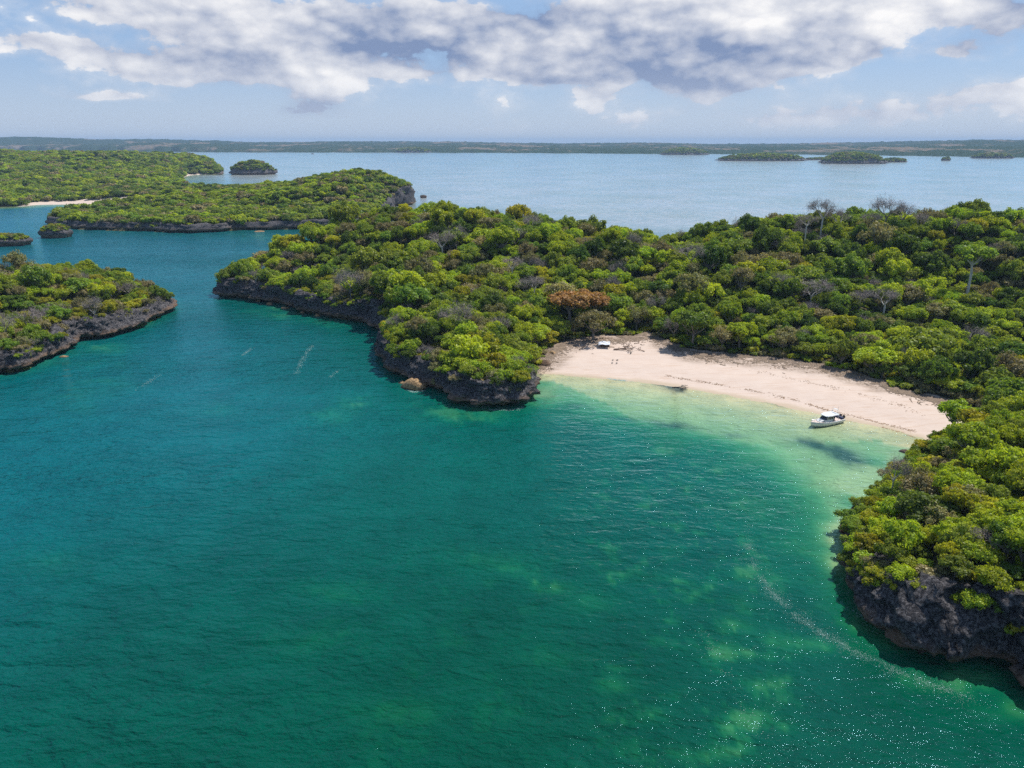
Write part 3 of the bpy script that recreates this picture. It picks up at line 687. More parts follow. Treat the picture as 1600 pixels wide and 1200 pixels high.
# ------------------------------------------------------------------ plants
def quad_leaves(C_, N_, size, rsr, asp=1.35):
    """one quad per row of centres C_ facing about N_"""
    n = len(C_); N_ = N_ / (np.linalg.norm(N_, axis=1)[:, None] + 1e-9)
    a = np.cross(N_, rsr.normal(size=(n, 3))); a /= np.linalg.norm(a, axis=1)[:, None] + 1e-9
    b = np.cross(N_, a); s = (size * (0.6 + 0.8 * rsr.rand(n)))[:, None]
    p0 = C_ - a * s * asp; p1 = C_ - b * s * .75 + N_ * s * .12; p2 = C_ + a * s * asp * .9 - N_ * s * .25; p3 = C_ + b * s * .75 + N_ * s * .12
    V = np.stack([p0, p1, p2, p3], 1).reshape(-1, 3); F = np.arange(n * 4).reshape(-1, 4)
    return V, F
def crown_mesh(name, seed, mat, nl=1900, ls=0.05, lobes=19, flat=0.60, spread=0.80, ragged=0.16, base=0.55, thin=0.0):
    q = np.random.RandomState(seed)
    L = []
    for i in range(lobes):
        th = 2.39996 * i + q.rand() * 0.9; rr = spread * math.sqrt((i + .35) / lobes) * (0.85 + .3 * q.rand())
        zc = base + flat * (1.12 * math.sqrt(max(0.03, 1 - (rr / 1.05) ** 2))) * (0.78 + .3 * q.rand()) - 0.05
        r = (0.17 + 0.20 * q.rand()) * (1.0 if lobes > 9 else 1.45)
        zc += .22 * (q.rand() - .5)
        L.append((rr * math.cos(th), rr * math.sin(th), zc, r * (.8 + .35 * q.rand()), r * (0.55 + .3 * q.rand())))
    L.append((0, 0, base + flat * .45, .5, .42))
    w = np.array([l[3] ** 2 for l in L]); w[-1] *= .4; w /= w.sum()
    k = q.choice(len(L), nl, p=w); La = np.array(L)[k]
    d = q.normal(size=(nl, 3)); d[:, 2] = d[:, 2] * 1.0 + 0.45; d /= np.linalg.norm(d, axis=1)[:, None]
    rad = 1 - np.abs(q.normal(size=nl)) * ragged * 1.2 + ragged * .5 * q.rand(nl)
    # small scale sprays: modulate radius with a noise so leaf masses clump
    cl = fbm(La[:, 0] * 5 + d[:, 0] * 2.6, La[:, 1] * 5 + d[:, 1] * 2.6, d[:, 2] * 2.6, seed, 2)
    rad = rad * (0.70 + 0.62 * cl)
    c = La[:, :3] + d * np.column_stack([La[:, 3], La[:, 3], La[:, 4]]) * rad[:, None]
    keep = (c[:, 2] > base * .55) & (cl > thin)
    c = c[keep]; d = d[keep]
    nn = d + q.normal(size=d.shape) * 0.55; nn[:, 2] += .25
    V, F = quad_leaves(c, nn, np.full(len(c), ls), q)
    vs = [V]; fs = [F]; off = len(V)
    # inner leaf mass
    for l in L:
        nu, nv = 6, 3; g = []
        for j in range(nv + 1):
            ph = math.pi * j / nv
            for i in range(nu):
                a = 2 * math.pi * i / nu; rr = (0.66 + .14 * q.rand()) * (1 - thin * .9)
                g.append((l[0] + l[3] * rr * math.sin(ph) * math.cos(a), l[1] + l[3] * rr * math.sin(ph) * math.sin(a), l[2] + l[4] * rr * math.cos(ph)))
        f = [(off + j * nu + i, off + j * nu + (i + 1) % nu, off + (j + 1) * nu + (i + 1) % nu, off + (j + 1) * nu + i) for j in range(nv) for i in range(nu)]
        vs.append(np.array(g)); fs.append(np.array(f)); off += len(g)
    me = mesh_from(name, np.vstack(vs), np.vstack(fs), False, (mat,))
    return me, L
def trunk_mesh(name, L, seed, mat, base=0.55, r0=0.06):
    q = random.Random(seed); b = MB(); bx, by = q.uniform(-.06, .06), q.uniform(-.06, .06)
    fork = base * .62
    b.tube([(0, 0, -1.2), (bx * .4, by * .4, fork * .5), (bx, by, fork), (bx * 1.4, by * 1.4, base + .3)], [r0 * 1.25, r0, r0 * .85, r0 * .4], 5)
    for l in L[:-1:2]:
        mid = ((bx + l[0]) * .5 + q.uniform(-.05, .05), (by + l[1]) * .5 + q.uniform(-.05, .05), (fork + l[2]) * .5 - .04)
        b.tube([(bx, by, fork), mid, (l[0] * .95, l[1] * .95, l[2])], [r0 * .55, r0 * .38, r0 * .14], 4)
    return b.mesh(name, mat)
def bare_mesh(seed, levels=4, spread=0.85, base=0.5, mat_b='twig', thick=0.05, kids=3):
    """leafless tree: trunk mesh and a mesh of forking twigs"""
    q = random.Random(seed); tr = MB(); tw = MB(); tips = []
    tr.tube([(0, 0, -1.2), (.02, .01, base * .5), (0, 0, base)], [thick * 1.2, thick, thick * .8], 5)
    def grow(p, d, ln, r, lev):
        e = p + d * ln; m = (p + e) / 2 + Vector((q.uniform(-1, 1), q.uniform(-1, 1), q.uniform(-.3, .6))) * ln * .09
        (tr if lev < 2 else tw).tube([p, m, e], [r, r * .8, r * .55], 4 if lev < 2 else 3)
        if lev >= levels:
            tips.append((p, e)); return
        for k in range(kids if lev else kids + 1):
            nd = (d + Vector((q.uniform(-1, 1), q.uniform(-1, 1), q.uniform(-.35, .6))) * spread).normalized()
            grow(m.lerp(e, q.uniform(.4, 1)), nd, ln * q.uniform(.62, .82), r * .58, lev + 1)
    for k in range(4):
        a = k * 1.7 + q.random(); grow(Vector((0, 0, base * q.uniform(.75, 1))), Vector((math.cos(a) * .75, math.sin(a) * .75, .85)).normalized(), .46, thick * .62, 1)
    return tr, tw, tips

V_CR = {}   # kind -> list of (crown mesh, trunk mesh)
def add_kind(kind, n, mat, bark='bark', **kw):
    V_CR[kind] = []
    for i in range(n):
        sd = hash_seed(kind) + i * 13
        kk = dict(kw); kk['lobes'] = kw.get('lobes', 19) + (i % 3) * 2 - 2
        me, L = crown_mesh('crown_' + kind, sd, M[mat], **kk)
        V_CR[kind].append((me, trunk_mesh('trunk_' + kind, L, sd, M[bark], kk.get('base', .55))))
def hash_seed(s): return sum(ord(c) * (i + 3) for i, c in enumerate(s)) % 9973
add_kind('bright', 5, 'leaf_bright')
add_kind('mid', 5, 'leaf_mid')
add_kind('dark', 4, 'leaf_dark')
add_kind('yellow', 3, 'leaf_yellow', lobes=15)
add_kind('grey', 4, 'leaf_grey', nl=1300, ls=0.042, ragged=0.25, thin=.36)
add_kind('rust', 2, 'leaf_rust', nl=1700, ls=0.05, ragged=.2)
add_kind('umbrella', 1, 'leaf_mid', bark='pale_bark', nl=1500, lobes=15, flat=.28, spread=.85, base=1.15, ragged=.15, thin=.3)
BARE = []
for i in range(4):
    tr, tw, tips = bare_mesh(300 + i, 4, 0.8, 0.45)
    q = np.random.RandomState(i)
    c = []; 
    for (p, e) in tips:
        for k in range(9):
            c.append(tuple(p.lerp(e, .2 + q.rand() * 1.3)))
    c = np.array(c) + q.normal(size=(len(c), 3)) * .10
    Vq, Fq = quad_leaves(c, q.normal(size=c.shape), np.full(len(c), .05), q, 2.8)
    # slivers of fine twig at the ends
    Vq = Vq.reshape(-1, 4, 3); mid = Vq.mean(1, keepdims=True); ax = Vq[:, 2:3] - Vq[:, 0:1]
    Vq[:, 1:2] = mid + (Vq[:, 1:2] - mid) * .12; Vq[:, 3:4] = mid + (Vq[:, 3:4] - mid) * .12
    Vq = Vq.reshape(-1, 3); n0 = len(tw.v)
    tw.v += [tuple(p) for p in Vq]; tw.f += [tuple(int(j) + n0 for j in f) for f in Fq]
    BARE.append((tw.mesh('twigs', M['twig']), tr.mesh('trunk_bare', M['pale_bark'] if i % 2 else M['bark'])))
V_CR['bare'] = BARE

def joined(name, parts):
    vs = []; fs = []; mi = []; mats = []; off = 0
    for k, me in enumerate(parts):
        n = len(me.vertices); co = np.zeros(n * 3, np.float32); me.vertices.foreach_get('co', co); vs.append(co.reshape(-1, 3))
        for p in me.polygons: fs.append(tuple(i + off for i in p.vertices)); mi.append(k)
        off += n; mats.append(me.materials[0])
    me = mesh_from(name, np.vstack(vs), fs, False, mats); me.polygons.foreach_set('material_index', mi); return me
# prototype collection for the uncountable rest of the forest (instanced with geometry nodes)
KINDS = ['bright', 'mid', 'dark', 'yellow', 'grey', 'rust', 'bare', 'far_bright', 'far_mid', 'far_dark', 'far_grey', 'shrub', 'rustfar']
proto_col = bpy.data.collections.new('tree_prototypes')
PROTO = {}
def add_proto(kind, me):
    o = bpy.data.objects.new('%03d_proto' % sum(len(v) for v in PROTO.values()), me); proto_col.objects.link(o)
    PROTO.setdefault(kind, []).append(sum(len(v) for v in PROTO.values()))
for kd in ('bright', 'mid', 'dark', 'yellow', 'grey', 'rust', 'bare'):
    for (cm, tm) in V_CR[kd]: add_proto(kd, joined('tree_' + kd, (cm, tm)))
for kd, mt in (('far_bright', 'leaf_bright'), ('far_mid', 'leaf_mid'), ('far_dark', 'leaf_dark'), ('far_grey', 'leaf_grey')):
    for i in range(3):
        me, L = crown_mesh('c', 900 + i * 7 + hash_seed(kd), M[mt], nl=420, ls=.11, lobes=8, ragged=.12); add_proto(kd, me)
for i, mt in enumerate(('leaf_mid', 'leaf_bright', 'leaf_yellow', 'leaf_grey')):
    me, L = crown_mesh('c', 990 + i * 7, M[mt], nl=420, ls=.10, lobes=7, ragged=.2, base=.15); add_proto('shrub', me)

def gn_group():
    g = bpy.data.node_groups.new('scatter_trees', 'GeometryNodeTree')
    g.interface.new_socket('Geometry', in_out='INPUT', socket_type='NodeSocketGeometry')
    g.interface.new_socket('Geometry', in_out='OUTPUT', socket_type='NodeSocketGeometry')
    n = g.nodes; l = g.links
    gi = n.new('NodeGroupInput'); go = n.new('NodeGroupOutput')
    ci = n.new('GeometryNodeCollectionInfo'); ci.inputs['Collection'].default_value = proto_col
    ci.inputs['Separate Children'].default_value = True; ci.inputs['Reset Children'].default_value = True
    ip = n.new('GeometryNodeInstanceOnPoints'); ip.inputs['Pick Instance'].default_value = True
    def at(nm, ty):
        a = n.new('GeometryNodeInputNamedAttribute'); a.data_type = ty; a.inputs['Name'].default_value = nm; return a.outputs['Attribute']
    l.new(gi.outputs[0], ip.inputs['Points']); l.new(ci.outputs[0], ip.inputs['Instance'])
    l.new(at('idx', 'INT'), ip.inputs['Instance Index']); l.new(at('scl', 'FLOAT_VECTOR'), ip.inputs['Scale'])
    cr = n.new('FunctionNodeEulerToRotation'); l.new(at('rot', 'FLOAT_VECTOR'), cr.inputs[0]); l.new(cr.outputs[0], ip.inputs['Rotation'])
    l.new(ip.outputs[0], go.inputs[0]); return g
GN = gn_group()
def scatter(name, P, idx, scl, rot, parent=None):
    me = bpy.data.meshes.new(name); me.vertices.add(len(P)); me.vertices.foreach_set('co', np.asarray(P, np.float32).ravel())
    me.attributes.new('idx', 'INT', 'POINT').data.foreach_set('value', np.asarray(idx, np.int32))
    me.attributes.new('scl', 'FLOAT_VECTOR', 'POINT').data.foreach_set('vector', np.asarray(scl, np.float32).ravel())
    me.attributes.new('rot', 'FLOAT_VECTOR', 'POINT').data.foreach_set('vector', np.asarray(rot, np.float32).ravel())
    o = link(name, me, parent); mod = o.modifiers.new('scatter', 'NODES'); mod.node_group = GN
    return o

trees = []       # dict per tree: x y z r kind squash
def jitter_points(x0, x1, y0, y1, sp):
    xs = np.arange(x0, x1, sp); ys = np.arange(y0, y1, sp * .87); X, Y = np.meshgrid(xs, ys); X = X + (np.arange(len(ys)) % 2)[:, None] * sp * .5
    X = X + rs.uniform(-.42, .42, X.shape) * sp; Y = Y + rs.uniform(-.42, .42, Y.shape) * sp
    return X.ravel(), Y.ravel()
def pick_kind(u, v, x, y, zone):
    n = fbm(np.array([x / 22.]), np.array([y / 22.]), 0, 77, 2)[0]; r = rnd.random()
    if zone == 'near':
        w = dict(bright=.40, mid=.20, yellow=.22, dark=.06, grey=.08, bare=.04)
    elif zone == 'far':
        w = dict(bright=.22, mid=.38, yellow=.03, dark=.24, grey=.13)
        w['bare'] = 0.0
    elif zone == 'left':
        w = dict(bright=.26, mid=.22, yellow=.18, dark=.04, grey=.22, bare=.08)
    elif zone == 'ridge_right':
        w = dict(bright=.30, mid=.34, yellow=.04, dark=.20, grey=.08, bare=.04)
    else:
        w = dict(bright=.36, mid=.28, yellow=.05, dark=.09, grey=.15, bare=.07)
    m_ = fbm(np.array([x / 45.]), np.array([y / 45.]), 0, 99, 2)[0]
    w['bright'] *= .55 + 1.4 * max(0, m_ - .2); w['dark'] *= 1.9 - 2.0 * m_
    if n > .58: w['grey'] *= 1.9; w['bare'] *= 1.8
    if n < .42: w['bright'] *= 1.5
    tot = sum(w.values()); a = 0
    for k in w:
        a += w[k] / tot
        if r < a: return k
    return 'mid'
def plant(land, zone_fn, x0, x1, y0, y1, sp, radius, dmin=1.2, far=False, extra=None):
    X, Y = jitter_points(x0, x1, y0, y1, sp)
    d, hh = sdf(X, Y, land.q); ok = d > dmin; X, Y, d, hh = X[ok], Y[ok], d[ok], hh[ok]
    if extra is not None:
        ok = extra(X, Y, d); X, Y, d, hh = X[ok], Y[ok], d[ok], hh[ok]
    Z = land.height(X, Y, d, hh); u, v, dep = proj(np.column_stack([X, Y, Z + 5]))
    for i in range(len(X)):
        zone = zone_fn(u[i], v[i], X[i], Y[i]); rad = radius * rnd.uniform(.66, 1.3) * (1.4 if rnd.random() < .10 and not far else 1)
        if d[i] < 4: rad *= .78
        trees.append(dict(x=X[i], y=Y[i], z=Z[i] - .1, r=rad, kind=pick_kind(u[i], v[i], X[i], Y[i], zone), far=far, zone=zone, sq=rnd.uniform(.85, 1.2 if far else 1.5), rz=rnd.uniform(0, 6.283)))

def not_beach(X, Y, d):
    return (beach_in(X, Y) < -1.8)
def zoneA_fn(u, v, x, y):
    if y < 155 and x > 40: return 'near'
    if u > 1080: return 'ridge_right'
    return 'main'
near_ok = lambda X, Y, d: (Y < 160) & (X > 40) & not_beach(X, Y, d) & (X < 160)
main_ok = lambda X, Y, d: ~((Y < 160) & (X > 40)) & not_beach(X, Y, d) & (X < 240 ) & (np.abs(X) < Y * .82 + 10)
front_ok = lambda X, Y, d: main_ok(X, Y, d) & (Y < 258)
back_ok = lambda X, Y, d: main_ok(X, Y, d) & (Y >= 258)
plant(A, zoneA_fn, 40, 165, 55, 162, 3.6, 2.75, .2, False, near_ok)
plant(A, zoneA_fn, -70, 240, 160, 260, 5.0, 3.9, .8, False, front_ok)
plant(A, zoneA_fn, -170, 245, 255, 440, 5.8, 4.6, 1.6, False, back_ok)
plant(C, lambda *a: 'left', -330, -90, 150, 350, 4.5, 3.5, .8, False, lambda X, Y, d: X > -Y * .82 - 12)
def rim(land, sel, every, radius, zone_fn, prob=.8, deep=2.6, low=.62):
    """trees and bushes rooted in the rock rim that lean out over the water"""
    q, n = land.q, land.n; seg = np.linalg.norm(q[:, :2] - np.roll(q[:, :2], 1, 0), axis=1); acc = 0.0
    for i in range(len(q)):
        acc += seg[i] if seg[i] < 20 else 0
        if acc < every: continue
        acc = 0.0
        x, y, H = q[i]
        u, v, _ = proj(np.array([x, y, H])); 
        if H < 2.4 or not sel(x, y, u, v) or rnd.random() > prob: continue
        k = rnd.uniform(-.3, deep); r = radius * rnd.uniform(.6, 1.25)
        trees.append(dict(x=x - n[i, 0] * k, y=y - n[i, 1] * k, z=H * (low + .13 * k) * rnd.uniform(.8, 1.05), r=r, kind=pick_kind(u, v, x, y, zone_fn(u, v, x, y)), far=False, zone=zone_fn(u, v, x, y), sq=rnd.uniform(.75, 1.2), rz=rnd.uniform(0, 6.283)))
rim(A, lambda x, y, u, v: y < 160 and x > 40 and u < 1650, 1.7, 2.2, zoneA_fn, .85, 2.8, .60)
rim(A, lambda x, y, u, v: y < 160 and x > 40 and u < 1400, 1.5, 2.3, zoneA_fn, .9, 2.0, .36)
rim(A, lambda x, y, u, v: y < 160 and x > 40 and 1480 < u < 1700, 2.0, 2.2, zoneA_fn, .7, 1.6, .42)
rim(A, lambda x, y, u, v: y >= 160 and u < 850, 2.6, 2.9, zoneA_fn, .75, 2.6, .60)
rim(C, lambda x, y, u, v: u > -60, 2.6, 2.3, lambda *a: 'left', .55, 3.0, .66)
def far_ok(X, Y, d):
    u, v, _ = proj(np.column_stack([X, Y, X * 0 + 3]))
    beach = ((u > 44) & (u < 215) & (v > 308) & (v < 324) & (d < 26)) | ((u > 289) & (u < 316) & (v > 266) & (v < 276) & (d < 8))
    clear = ((u > 100) & (u < 210) & (v > 262) & (v < 282) & (rs.rand(len(X)) < .6))
    return (u > -160) & ~beach & ~clear
plant(D, lambda *a: 'far', -1500, 20, 540, 1100, 6.6, 5.0, 1.5, True, far_ok)
plant(D, lambda *a: 'far', -1600, 0, 1100, 2100, 9.0, 7.0, 2, True, far_ok)

# hand-placed trees that stand out
def feature(u, v, y, kind, r, sq=1.0, note=None, dz=0.0):
    """tree whose crown centre is seen at (u, v) at forward distance y"""
    x, yy, z = UY(u, v, y); trees.append(dict(x=x, y=yy, z=None, r=r, kind=kind, far=False, zone='feature', sq=sq, rz=rnd.uniform(0, 6.28), top=z + dz, note=note))
feature(892, 464, 258, 'rust', 9.5, .8, 'rust-orange tree with a broad dry crown behind the left end of the beach')
feature(928, 496, 248, 'grey', 8.5, 1.0, 'tall olive-yellow tree in front of the rust-orange tree behind the beach')
feature(1085, 500, 238, 'mid', 8.0, 1.0, 'broad dark-green tree shading the sand by the beach path')
feature(1450, 535, 215, 'mid', 9.5, 1.0, 'largest broad green tree behind the right end of the beach')
feature(1525, 398, 265, 'umbrella', 8.0, 1.0, 'flat-topped tree with white forking trunk high on the right slope')
feature(1288, 328, 318, 'bare', 7.5, 1.1, 'bare grey tree on the ridge, leftmost of the skyline trees', dz=1.0)
feature(930, 468, 262, 'rust', 7.0, .8, 'smaller tan-orange tree touching the right side of the rust-orange tree')
feature(1312, 336, 322, 'bare', 7.0, 1.0, 'pale bare tree between the leftmost and the tallest skyline trees')
feature(1412, 330, 322, 'bare', 7.0, 1.0, 'pale bare tree close behind the tallest skyline tree, on its right')
feature(1362, 340, 320, 'bare', 5.5, 1.0, 'small bare tree close to the left of the tallest skyline tree')
feature(1468, 340, 316, 'grey', 5.5, 1.1, 'thin-leaved tree on the ridge right of the low spreading bare tree')
feature(1388, 326, 316, 'bare', 8.5, 1.0, 'tall bare grey tree standing highest on the ridge skyline', dz=1.0)
feature(1440, 346, 315, 'bare', 6.5, .9, 'low spreading bare tree on the ridge right of the tall bare tree', dz=1.0)
feature(1262, 342, 312, 'bare', 5.5, .9, 'crooked bare tree just under the leftmost skyline tree')
feature(690, 372, 335, 'bare', 8.0, .9, 'wide bare tree with pale forking limbs on the left ridge')
feature(1080, 393, 292, 'bare', 7.5, .85, 'brown leafless tree in the dip of the skyline')
feature(1270, 448, 258, 'bare', 7.5, .85, 'brown leafless tree midway up the slope right of centre')
feature(1385, 462, 252, 'bare', 7.0, .85, 'dry brown tree in the middle of the right slope')
feature(830, 345, 345, 'bare', 6.0, .9, 'small purplish bare tree on the centre skyline')
feature(765, 345, 352, 'grey', 7.0, .9, 'pale dry tree on the skyline left of the small bare tree')
feature(835, 440, 280, 'bare', 6.0, .9, 'round grey leafless tree left of the rust-orange tree')
feature(800, 410, 300, 'bare', 5.5, .9, 'dry grey-brown tree on the spine above the promontory')
feature(1400, 730, 122, 'bare', 3.2, 1.5, 'dead slanting tree poking from the near headland edge')
feature(1545, 845, 92, 'bare', 3.4, .9, 'purplish bare thicket tree inside the near headland')
feature(1495, 640, 146, 'bright', 4.2, 1.2, 'loose-leaved green tree at the top tip of the near headland')
feature(150, 455, 285, 'bright', 6.5, 1.3, 'tallest dense green tree on the left-edge island')
fe = [t for t in trees if t['zone'] == 'feature']
FX = np.array([t['x'] for t in fe]); FY = np.array([t['y'] for t in fe]); FZ = A.height(FX, FY)
dC, hC = sdf(FX, FY, C.q); FZ = np.where(dC > 0, C.height(FX, FY), FZ)
for t, z in zip(fe, FZ):
    k = 1.35 if t['kind'] != 'umbrella' else 1.5
    ideal = t['top'] - t['r'] * t['sq'] * (1.0 if t['kind'] != 'umbrella' else 1.2)
    t['z'] = float(np.clip(ideal, z - 3, z + 11.0)) if not t['kind'] == 'x' else float(z)
    if ideal > z + .2: t['stem'] = ideal - z
# clear room around the hand-placed ones
keep = []
for t in trees:
    if t['zone'] != 'feature' and t['y'] < 420:
        dd = np.hypot(FX - t['x'], FY - t['y']); j = int(dd.argmin())
        if dd[j] < fe[j]['r'] * (.62 if fe[j]['kind'] != 'bare' else .45): continue
    keep.append(t)
trees = keep

# ---- which trees show: march over a canopy height map from the camera
def visible_mask(ts):
    step = 3.0; x0, y0 = -340, 40; nx, ny = 220, 140
    Hm = np.zeros((ny, nx))
    for t in ts:
        if t['far']: continue
        i = int((t['y'] - y0) / step); j = int((t['x'] - x0) / step)
        if 0 <= i < ny and 0 <= j < nx: Hm[i, j] = max(Hm[i, j], t['z'] + 1.35 * t['r'] * t['sq'])
    P = np.array([(t['x'], t['y'], t['z'] + 1.7 * t['r'] * t['sq']) for t in ts]); vis = np.ones(len(ts), bool)
    for k in np.linspace(.3, .985, 90):
        q = P * k; q[:, 2] = CAM_H + (P[:, 2] - CAM_H) * k
        far_enough = np.linalg.norm(P[:, :2] * (1 - k), axis=1) > 5
        i = ((q[:, 1] - y0) / step).astype(int); j = ((q[:, 0] - x0) / step).astype(int)
        ok = (i >= 0) & (i < ny) & (j >= 0) & (j < nx)
        h = np.where(ok, Hm[np.clip(i, 0, ny - 1), np.clip(j, 0, nx - 1)], 0)
        vis &= ~(far_enough & (h > q[:, 2] + .8))
    return vis
vis = visible_mask(trees)
cu, cv, dep = proj(np.array([(t['x'], t['y'], t['z'] + 1.2 * t['r']) for t in trees]))
size = np.array([t['r'] for t in trees]) / dep * F_PX
inframe = (cu > 4) & (cu < 1596) & (cv > 4) & (cv < 1190)
score = np.where(vis & inframe, size, 0) + np.array([1000.0 if t['zone'] == 'feature' else 0 for t in trees])
order = np.argsort(-score)
single = []; nl_ = nb_ = 0
for i in order:
    if score[i] <= 0: break
    if trees[i]['kind'] == 'bare':
        if nb_ < 50: single.append(i); nb_ += 1
    elif nl_ < 295: single.append(i); nl_ += 1
    if nl_ >= 295: break
single_set = set(int(i) for i in single)

def ordinal(n): return ['first', 'second', 'third', 'fourth', 'fifth', 'sixth', 'seventh', 'eighth', 'ninth', 'tenth', 'eleventh', 'twelfth'][n - 1] if n <= 12 else '%dth' % n
LOOK = dict(bright='fresh green', mid='mid-green', dark='dark green', yellow='yellow-green', grey='sparse olive-grey', rust='rust-orange', bare='leafless grey', umbrella='flat-topped')
def place_phrase(t, u, v):
    if t['x'] < -90 and t['y'] < 350 and sdf(np.array([t['x']]), np.array([t['y']]), C.q)[0][0] > -2:
        return 'on left-edge island, ' + ('near its tip' if u > 170 else 'above its rocks' if v > 480 else 'on its crest')
    if t['zone'] == 'near' or (t['y'] < 155 and t['x'] > 40):
        if v > 870: return 'hanging over the near right cliff'
        c = 'seaward edge' if u < 1400 else 'middle' if u < 1510 else 'inland side'
        w = 'beach end' if v < 715 else 'cliff end' if v > 800 else 'waist'
        return 'on near headland, %s, %s' % (c, w)
    if u < 600: c = 'on the far left tip'
    elif u < 860: c = 'on the rocky promontory'
    elif u < 985: c = 'behind the beach shelter'
    elif u < 1120: c = 'behind the beach path'
    elif u < 1260: c = 'behind the mid-beach'
    elif u < 1400: c = 'behind the moored boat'
    else: c = 'behind the right beach end'
    w = 'near shore' if v > 500 + max(0, (u - 1000)) * .05 else 'mid-slope' if v > 420 else 'near ridge'
    return '%s, %s' % (c, w)
groups = {}
for i in single:
    t = trees[i]
    if t.get('note'): t['label'] = t['note']; continue
    s = size[i]; big = 'large' if s > 26 else 'small' if s < 19 else 'mid-sized'
    if t['kind'] == 'bare': big = 'large' if s > 24 else 'small'
    key = (big, LOOK[t['kind']], place_phrase(t, cu[i], cv[i])); groups.setdefault(key, []).append(i)
for (big, look, pl), mem in groups.items():
    mem.sort(key=lambda i: cu[i])
    for k, i in enumerate(mem):
        s = '%s %s tree %s' % (big, look, pl)
        if len(mem) > 1: s += ', ' + ordinal(k + 1) + ' from left'
        trees[i]['label'] = s
def tree_group(t):
    if t['zone'] == 'near' or (t['y'] < 155 and t['x'] > 40): return 'trees on the near headland'
    if t['x'] < -90 and t['y'] < 350 and t['zone'] == 'left': return 'trees on the left-edge island'
    return 'forest trees behind the beach and promontory'
for i in single:
    t = trees[i]; vs = V_CR[t['kind']]; k = rnd.randrange(len(vs)); cm, tm = vs[k]
    e = empty('bare_tree' if t['kind'] == 'bare' else 'leafy_tree', (t['x'], t['y'], t['z']), t['rz'])
    e.scale = (t['r'], t['r'], t['r'] * t['sq'])
    if 'lean' in t: e.rotation_euler[0] = t['lean']
    tag(e, t['label'], 'bare tree' if t['kind'] == 'bare' else 'tree', tree_group(t))
    link('trunk', tm, e)
    link('crown', cm, e)
# the rest of the forest: past the first 300 nobody can count them
P = []; I = []; S = []; Ro = []
for i, t in enumerate(trees):
    if i in single_set: continue
    k = t['kind']
    if t['far']: k = {'bright': 'far_bright', 'yellow': 'far_bright', 'mid': 'far_mid', 'dark': 'far_dark', 'grey': 'far_grey', 'bare': 'far_grey'}[k]
    if k == 'umbrella': k = 'mid'
    P.append((t['x'], t['y'], t['z'] - (t['r'] * .3 if t['far'] else 0))); I.append(rnd.choice(PROTO[k])); S.append((t['r'], t['r'], t['r'] * t['sq'])); Ro.append((0, 0, t['rz']))
o = scatter('forest', P, I, S, Ro); tag(o, 'dense green woodland covering the slopes and the far peninsula', kind='stuff')
# undergrowth that fills the gaps and fringes the cliffs
P = []; I = []; S = []; Ro = []
def under(land, x0, x1, y0, y1, sp, r, dmin, ok_fn):
    X, Y = jitter_points(x0, x1, y0, y1, sp); d, hh = sdf(X, Y, land.q); ok = (d > dmin) & ok_fn(X, Y, d); X, Y, d, hh = X[ok], Y[ok], d[ok], hh[ok]
    Z = land.height(X, Y, d, hh)
    for i in range(len(X)):
        q = r * rnd.uniform(.6, 1.5)
        kk = rnd.choices(PROTO['shrub'], (5, 4, 2, 3))[0]
        P.append((X[i], Y[i], Z[i] - .15)); I.append(kk); S.append((q, q, q * rnd.uniform(.6, 1.1))); Ro.append((0, 0, rnd.uniform(0, 6.28)))
under(A, 40, 165, 55, 162, 2.1, 1.2, .8, near_ok)
under(A, -150, 240, 160, 345, 3.0, 1.7, 1.0, lambda X, Y, d: ~((Y < 160) & (X > 40)) & (beach_in(X, Y) < -.8) & (np.abs(X) < Y * .82 + 10))
under(C, -330, -90, 150, 345, 2.6, 1.5, .9, lambda X, Y, d: X > -Y * .82 - 12)
o = scatter('undergrowth', P, I, S, Ro); tag(o, 'low bushes filling the gaps under the trees and along the rocks', kind='stuff')
print('trees', len(trees), 'single', len(single), 'under', len(P), 'labels', len(set(trees[i]['label'] for i in single)))

# ------------------------------------------------------------------ hills beyond the bay
def hills_mat():
    m, t, out = new_mat('hills_cover')
    P = t.new('ShaderNodeNewGeometry').outputs['Position']
    n1 = t.noise(t.mapping(P, scale=(1, .55, 1)), 0.0022, 6, 0.62); n2 = t.noise(P, 0.02, 5, 0.65)
    c = t.mix(n2, (0.012, 0.030, 0.018), (0.050, 0.080, 0.034))
    dry = t.mix(n2, (0.16, 0.12, 0.085), (0.30, 0.225, 0.17))
    z = t.sep(P)[2]
    f = t.ramp(t.math('ADD', n1, t.math('MULTIPLY', t.math('SUBTRACT', n2, .5), .35)), 0.53, 0.62)
    f = t.math('MULTIPLY', f, t.ramp(z, 4, 22, 0.1, .8))
    c = t.mix(f, c, dry)
    b = t.new('ShaderNodeBsdfDiffuse'); t.put(b.inputs[0], c); t.l.new(b.outputs[0], out.inputs[0]); return m
M['hills'] = hills_mat()
